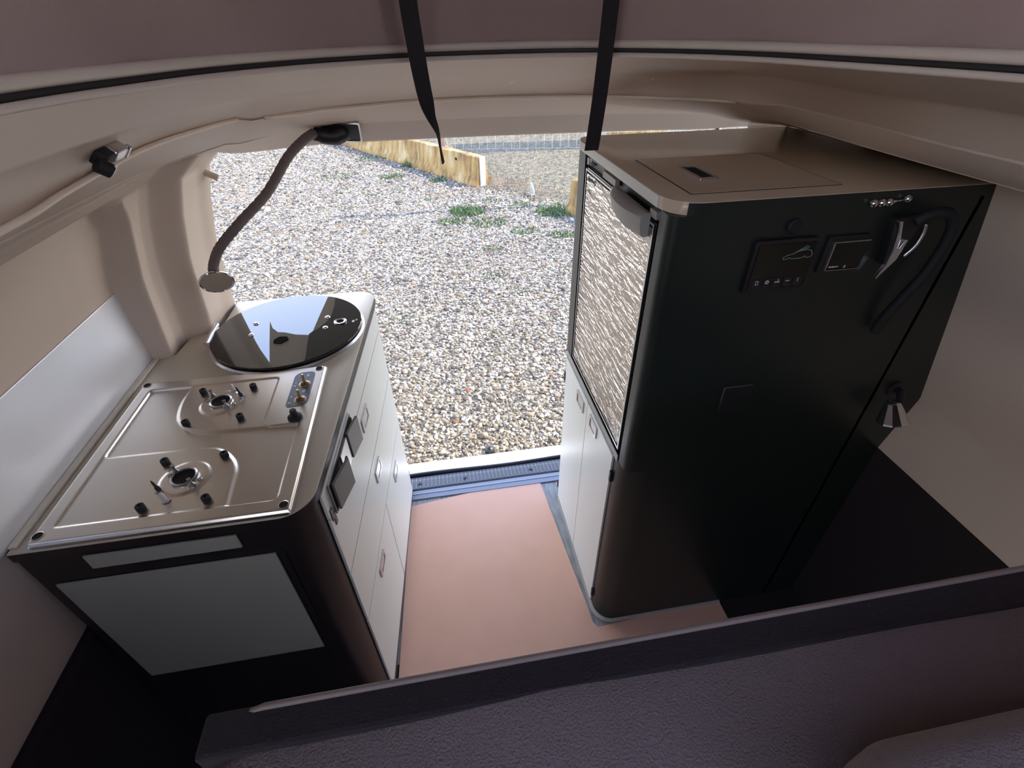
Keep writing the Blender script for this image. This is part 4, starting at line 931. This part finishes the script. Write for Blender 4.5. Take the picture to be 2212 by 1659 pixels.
# ================================================================== OUTSIDE
GZ = -.55
bm = bmesh.new()
for v in ((-60, 1.0), (60, 1.0), (60, 120), (-60, 120)): bm.verts.new((v[0], v[1], GZ))
bm.verts.new((-60, -40, GZ)); bm.verts.new((60, -40, GZ)); bm.verts.ensure_lookup_table()
bm.faces.new([bm.verts[i] for i in (0, 1, 2, 3)]); bm.faces.new([bm.verts[i] for i in (4, 5, 1, 0)])
gr = done('ground', bm, M['ground']); tag(gr, 'pale gravel yard turning to dry grass beyond the barriers', 'ground', kind='structure')

def islands(name, base, faces, pos, scl, rot, m, tilt=.25):
    """many copies of a tiny mesh baked into one mesh"""
    base = np.array(base); n = len(pos); k = len(base)
    ca, sa = np.cos(rot), np.sin(rot)
    P = base[None]*scl[:, None, :]
    jit = 1+rng.normal(0, .13, (n, k, 1)); P = P*jit
    x = P[..., 0]*ca[:, None]-P[..., 1]*sa[:, None]; y = P[..., 0]*sa[:, None]+P[..., 1]*ca[:, None]; zz = P[..., 2]
    tx = rng.normal(0, tilt, (n, 1)); ty = rng.normal(0, tilt, (n, 1)); zz = zz+x*tx+y*ty
    V = np.stack([x, y, zz], -1)+pos[:, None, :]
    F = (np.array(faces)[None]+(np.arange(n)*k)[:, None, None]).reshape(-1, len(faces[0]))
    me = bpy.data.meshes.new(name); nv = n*k; nf = len(F); fl = len(faces[0])
    me.vertices.add(nv); me.vertices.foreach_set('co', V.reshape(-1).astype(np.float32))
    me.loops.add(nf*fl); me.loops.foreach_set('vertex_index', F.reshape(-1).astype(np.int32))
    me.polygons.add(nf); me.polygons.foreach_set('loop_start', (np.arange(nf)*fl).astype(np.int32))
    me.update(calc_edges=True); me.validate()
    return link(name, me, m)
t_ = bmesh.new(); bmesh.ops.create_icosphere(t_, subdivisions=1, radius=1); t_.verts.index_update()
ico = [tuple(v.co) for v in t_.verts]; icf = [[v.index for v in f.verts] for f in t_.faces]; t_.free()
# stones, densest near the van where single ones can be seen
N1 = 50000
yy = 1.65+(12.5-1.65)*rng.random(N1)**1.45
half_l = -.62-.38*(yy-1.6)*1.0; half_r = 1.25+.42*(yy-1.6)
xx = half_l+(half_r-half_l)*rng.random(N1)
rs = np.clip(rng.lognormal(math.log(.0092), .34, N1), .005, .028)*(1+.07*(yy-1.6))
keep = (xx*1.45+yy) < 10.2
xx, yy, rs = xx[keep], yy[keep], rs[keep]
scl = np.stack([rs*rng.uniform(.9, 1.5, len(rs)), rs*rng.uniform(.7, 1.0, len(rs)), rs*rng.uniform(.5, .8, len(rs))], -1)
pos = np.stack([xx, yy, GZ+rs*.15], -1)
gs = islands('gravel', ico, icf, pos, scl, rng.uniform(0, 6.28, len(rs)), M['stone']); tag(gs, 'loose pale gravel stones covering the yard behind the van', 'gravel', kind='stuff')

def blade_field(name, pos, h, wd, m, lean=.5):
    n = len(pos); a = rng.uniform(0, 6.28, n); dx, dy = np.cos(a), np.sin(a)
    la = rng.uniform(0, 6.28, n); ll = np.abs(rng.normal(0, lean, n))*h
    b0 = pos+np.stack([dx*wd/2, dy*wd/2, 0*wd], -1); b1 = pos-np.stack([dx*wd/2, dy*wd/2, 0*wd], -1)
    m0 = pos+np.stack([np.cos(la)*ll*.35+dx*wd*.4, np.sin(la)*ll*.35+dy*wd*.4, h*.6], -1); m1 = m0-np.stack([dx*wd*.8, dy*wd*.8, 0*wd], -1)
    tp = pos+np.stack([np.cos(la)*ll, np.sin(la)*ll, h], -1)
    V = np.stack([b0, b1, m1, m0, tp], 1).reshape(-1, 3)
    F = []
    me = bpy.data.meshes.new(name)
    for i in range(n):
        k = i*5; F.append((k, k+1, k+2, k+3)); F.append((k+3, k+2, k+4))
    me.from_pydata(V.tolist(), [], F); return me
# dry grass
n = 16000
yy = 5.6+12*rng.random(n)**1.3; xx = rng.uniform(-.6, 8.5, n)
keep = ((xx*1.45+yy) > 10.1+rng.normal(0, .25, n)) & (xx < 1.0+.62*yy)
xx, yy = xx[keep], yy[keep]; n = len(xx)
me = blade_field('dry_grass', np.stack([xx, yy, np.full(n, GZ)], -1), rng.uniform(.02, .085, n), rng.uniform(.004, .010, n), M['dry'], .9)
dg = link('dry_grass', me, M['dry']); tag(dg, 'dry straw-coloured grass beyond the concrete barriers', 'grass', kind='stuff')

# weeds
def weed(x, y, r, h, nb, label, m='weed', name='weed_tuft', group='green weeds in the gravel', flat=.9):
    a = rng.uniform(0, 6.28, nb); q = r*np.sqrt(rng.random(nb))
    P = np.stack([x+q*np.cos(a)*1.3, y+q*np.sin(a), np.full(nb, GZ+.002)], -1)
    me = blade_field(name, P, rng.uniform(.3, 1, nb)*h, rng.uniform(.006, .016, nb)*(1 if m == 'weed' else .3), M[m], flat)
    o = link(name, me, M[m]); tag(o, label, 'weed', group)
weed(.786, 6.84, .19, .10, 420, 'largest green weed clump on the cable shadow in mid gravel')
weed(.56, 6.50, .16, .05, 200, 'low green weed patch just in front of the largest clump')
weed(1.02, 6.36, .20, .05, 240, 'low spreading weed patch right of the patch before the largest clump')
weed(-.32, 9.03, .16, .06, 160, 'green weed tuft in front of the long barrier, middle of its length')
weed(1.98, 6.60, .22, .10, 380, 'green weed clump at the foot of the right-hand barrier')
weed(1.88, 5.72, .14, .05, 200, 'green weed patch below the right-hand barrier shadow')
weed(.99, 5.42, .13, .03, 80, 'sparse green weeds in the gravel on a brown patch')
weed(.87, 4.70, .10, .03, 70, 'small weed patch nearest to the van')
weed(.02, 9.80, .14, .12, 160, 'dark green weed against the base of the long barrier')
weed(.46, 8.62, .12, .08, 110, 'dark green weed at the barrier base near its end')
weed(1.58, 7.02, .14, .04, 120, 'low green weeds between the two barriers')
weed(1.22, 7.32, .16, .03, 110, 'thin green weeds right of the barrier end')
weed(-1.3, 9.3, .25, .04, 160, 'pale green weeds at the far left of the gravel')
weed(-.75, 10.6, .25, .05, 140, 'far weeds in the long barrier shadow')
weed(1.45, 5.95, .16, .04, 150, 'loose weeds between the mid patches and the right barrier')
for _k in range(16):
    wx, wy = [(-1.6, 9.9), (-1.1, 8.6), (-.6, 8.0), (.3, 7.6), (-.2, 8.2), (.75, 7.5), (1.3, 6.9), (.4, 6.0), (1.5, 5.0), (1.1, 4.3), (1.65, 5.3), (-.9, 7.4), (1.75, 4.7), (.2, 5.2), (-.1, 3.9), (1.25, 6.5)][_k]
    weed(wx, wy, .09+.02*(_k % 3), .022, 46, 'scattered tiny green weed among pale gravel', group='tiny scattered weeds')
weed(1.25, 5.35, .26, .035, 330, 'brown dead weed patch in the right of the gravel', 'twig', 'dead_weed', 'dead weeds', 1.2)
weed(-1.55, 8.3, .30, .025, 220, 'reddish dead weed patch at the far left', 'twig', 'dead_weed', 'dead weeds', 1.2)
weed(-.25, 5.1, .12, .02, 70, 'tiny dead weed patch in the left mid gravel', 'twig', 'dead_weed', 'dead weeds', 1.2)
weed(1.55, 8.0, .28, .22, 150, 'tangle of bare brown twigs beside the barrier end', 'twig', 'dead_weed', 'dead weeds', .9)
weed(1.95, 7.4, .25, .20, 120, 'bare twigs around the bottle before the right barrier', 'twig', 'dead_weed', 'dead weeds', .9)

# concrete barriers
def barrier(p, q, h, label, cut=0):
    p = Vector(p); q = Vector(q); d = (q-p).normalized(); s = Vector((d.y, -d.x, 0))
    prof = [(-.17, 0), (-.17, .055), (-.105, .16), (-.075, h-.012), (-.062, h), (.062, h), (.075, h-.012), (.105, .16), (.17, .055), (.17, 0)]
    n_ = 36; L = (q-p).length; b = bmesh.new(); prev = None
    for i in range(n_+1):
        c = p+d*(L*i/n_); cur = [b.verts.new((c.x+s.x*a, c.y+s.y*a, GZ+z_-.004+.003*math.sin(i*1.7+k*2))) for k, (a, z_) in enumerate(prof)]
        if prev:
            for k in range(len(cur)): b.faces.new((prev[k], prev[(k+1) % len(cur)], cur[(k+1) % len(cur)], cur[k]))
        else: b.faces.new(cur)
        prev = cur
    b.faces.new(prev)
    r = thing('concrete_barrier', (p.x, p.y, GZ), label, 'barrier', 'concrete barriers along the field')
    done('barrier_body', b, M['concrete'], r, auto=35)
    return r, d, s
ba, d_, s_ = barrier((1.165, 8.20, 0), (-1.75, 12.85, 0), .435, 'long stained concrete barrier seen end-on behind the loose strap tail')
b = bmesh.new(); box(b, (-.052, -.006, .0), (.052, .022, .43), frame((1.165, 8.20, GZ), s_, -d_, (0, 0, 1)), .003); 
done('end_slot', b, mat('pale_concrete', srgb(168, 166, 160), .85, var=(14, .08)), ba)
b = bmesh.new(); lathe(b, [(.022, 0), (.022, .01), (0, .01)], align(Vector((.86, 8.68, GZ+.33))-s_*.088, -s_), 14); done('lifting_hole', b, M['hole'], ba)
barrier((2.26, 6.62, 0), (4.2, 3.55, 0), .435, 'second concrete barrier mostly hidden behind the tall cabinet')
ps = thing('fence_post', (.60, 9.09, GZ+.43), 'rusty steel fence post bolted on top of the long barrier', 'post')
pc = Vector((.60, 9.10, GZ+.430))
b = bmesh.new(); box(b, (-.055, -.075, 0), (.055, .075, .012), Matrix.Translation(pc) @ Matrix.Rotation(math.atan2(d_.y, d_.x)-math.pi/2, 4, 'Z'), .002); done('base_plate', b, M['rust'], ps)
b = bmesh.new(); box(b, (-.03, -.03, .012), (.03, -.024, 1.2), Matrix.Translation(pc)); box(b, (-.03, -.03, .012), (-.024, .03, 1.2), Matrix.Translation(pc)); done('angle_iron', b, M['rust'], ps)
for dx, dy in ((-.04, -.055), (.04, -.055), (-.04, .055), (.04, .055)):
    b = bmesh.new(); lathe(b, [(.009, 0), (.009, .012), (0, .014)], Matrix.Translation(pc+Vector((dx, dy, .012))), 6); done('bolt', b, M['rust'], ps)
# wire mesh fence beyond the barriers
wf = thing('wire_fence', (2.6, 10.75, GZ), 'thin wire mesh fence standing in the dry field', 'fence')
b = bmesh.new()
xs = np.arange(.75, 7.5, .165)
for x in xs: tube(b, [(x, 10.95-.17*(x-1.15), GZ), (x, 10.95-.17*(x-1.15), GZ+.62)], .0028, 5)
for z_ in (.02, .30, .60): tube(b, [(xs[0], 10.95-.17*(xs[0]-1.15), GZ+z_), (xs[-1], 10.95-.17*(xs[-1]-1.15), GZ+z_)], .0022, 5)
done('mesh_panel', b, M['wire'], wf)
# field behind the fence is darkened by the added shelter's shadow
# cable strung across the yard, seen only by its shadow
b = bmesh.new()
sh_len = 3.2/sun_dir.z
cable = [Vector((x, 6.95-.03*(x-.5)+.02*math.sin(x*7), GZ))+sun_dir*sh_len for x in np.linspace(-.95, 1.95, 30)]
cable = [Vector((-9, 7.6, GZ))+sun_dir*sh_len]+cable if False else cable
tube(b, cable, .040, 8); cb = done('overhead_cable', b, M['rubber'], smooth=True); tag(cb, 'overhead cable outside whose thin shadow crosses the gravel', 'cable')
# unseen shelter added off to the right to cast the dry field's shadow
ub = thing('shadow_shelter', (4.8, 10.9, GZ), 'unseen concrete shelter added only to shade the dry field, hidden behind the tall cabinet', 'shelter')
b = bmesh.new(); box(b, (4.3, 10.45, GZ), (5.3, 11.35, GZ+3.1), I4, .01); done('shadow_shelter_wall', b, M['concrete'], ub)
b = bmesh.new(); box(b, (4.25, 10.40, GZ+3.1), (5.35, 11.40, GZ+3.2), I4, .01); done('shadow_shelter_roof', b, M['concrete'], ub)
# crumpled bottle
bt_ = thing('plastic_bottle', (1.853, 7.475, GZ), 'small clear plastic bottle lying by the twigs', 'bottle')
b = bmesh.new(); lathe(b, [(0, 0), (.028, .002), (.031, .02), (.029, .10), (.026, .13), (.031, .15), (.012, .20), (.012, .215)], Matrix.Translation((1.853, 7.475, GZ+.01)) @ Euler((R(25), R(-14), 0)).to_matrix().to_4x4(), 14); done('bottle_body', b, M['bottle'], bt_, smooth=True)
b = bmesh.new(); lathe(b, [(.013, .205), (.013, .225), (0, .225)], Matrix.Translation((1.853, 7.475, GZ+.01)) @ Euler((R(25), R(-14), 0)).to_matrix().to_4x4(), 12); done('bottle_cap', b, M['white'], bt_)
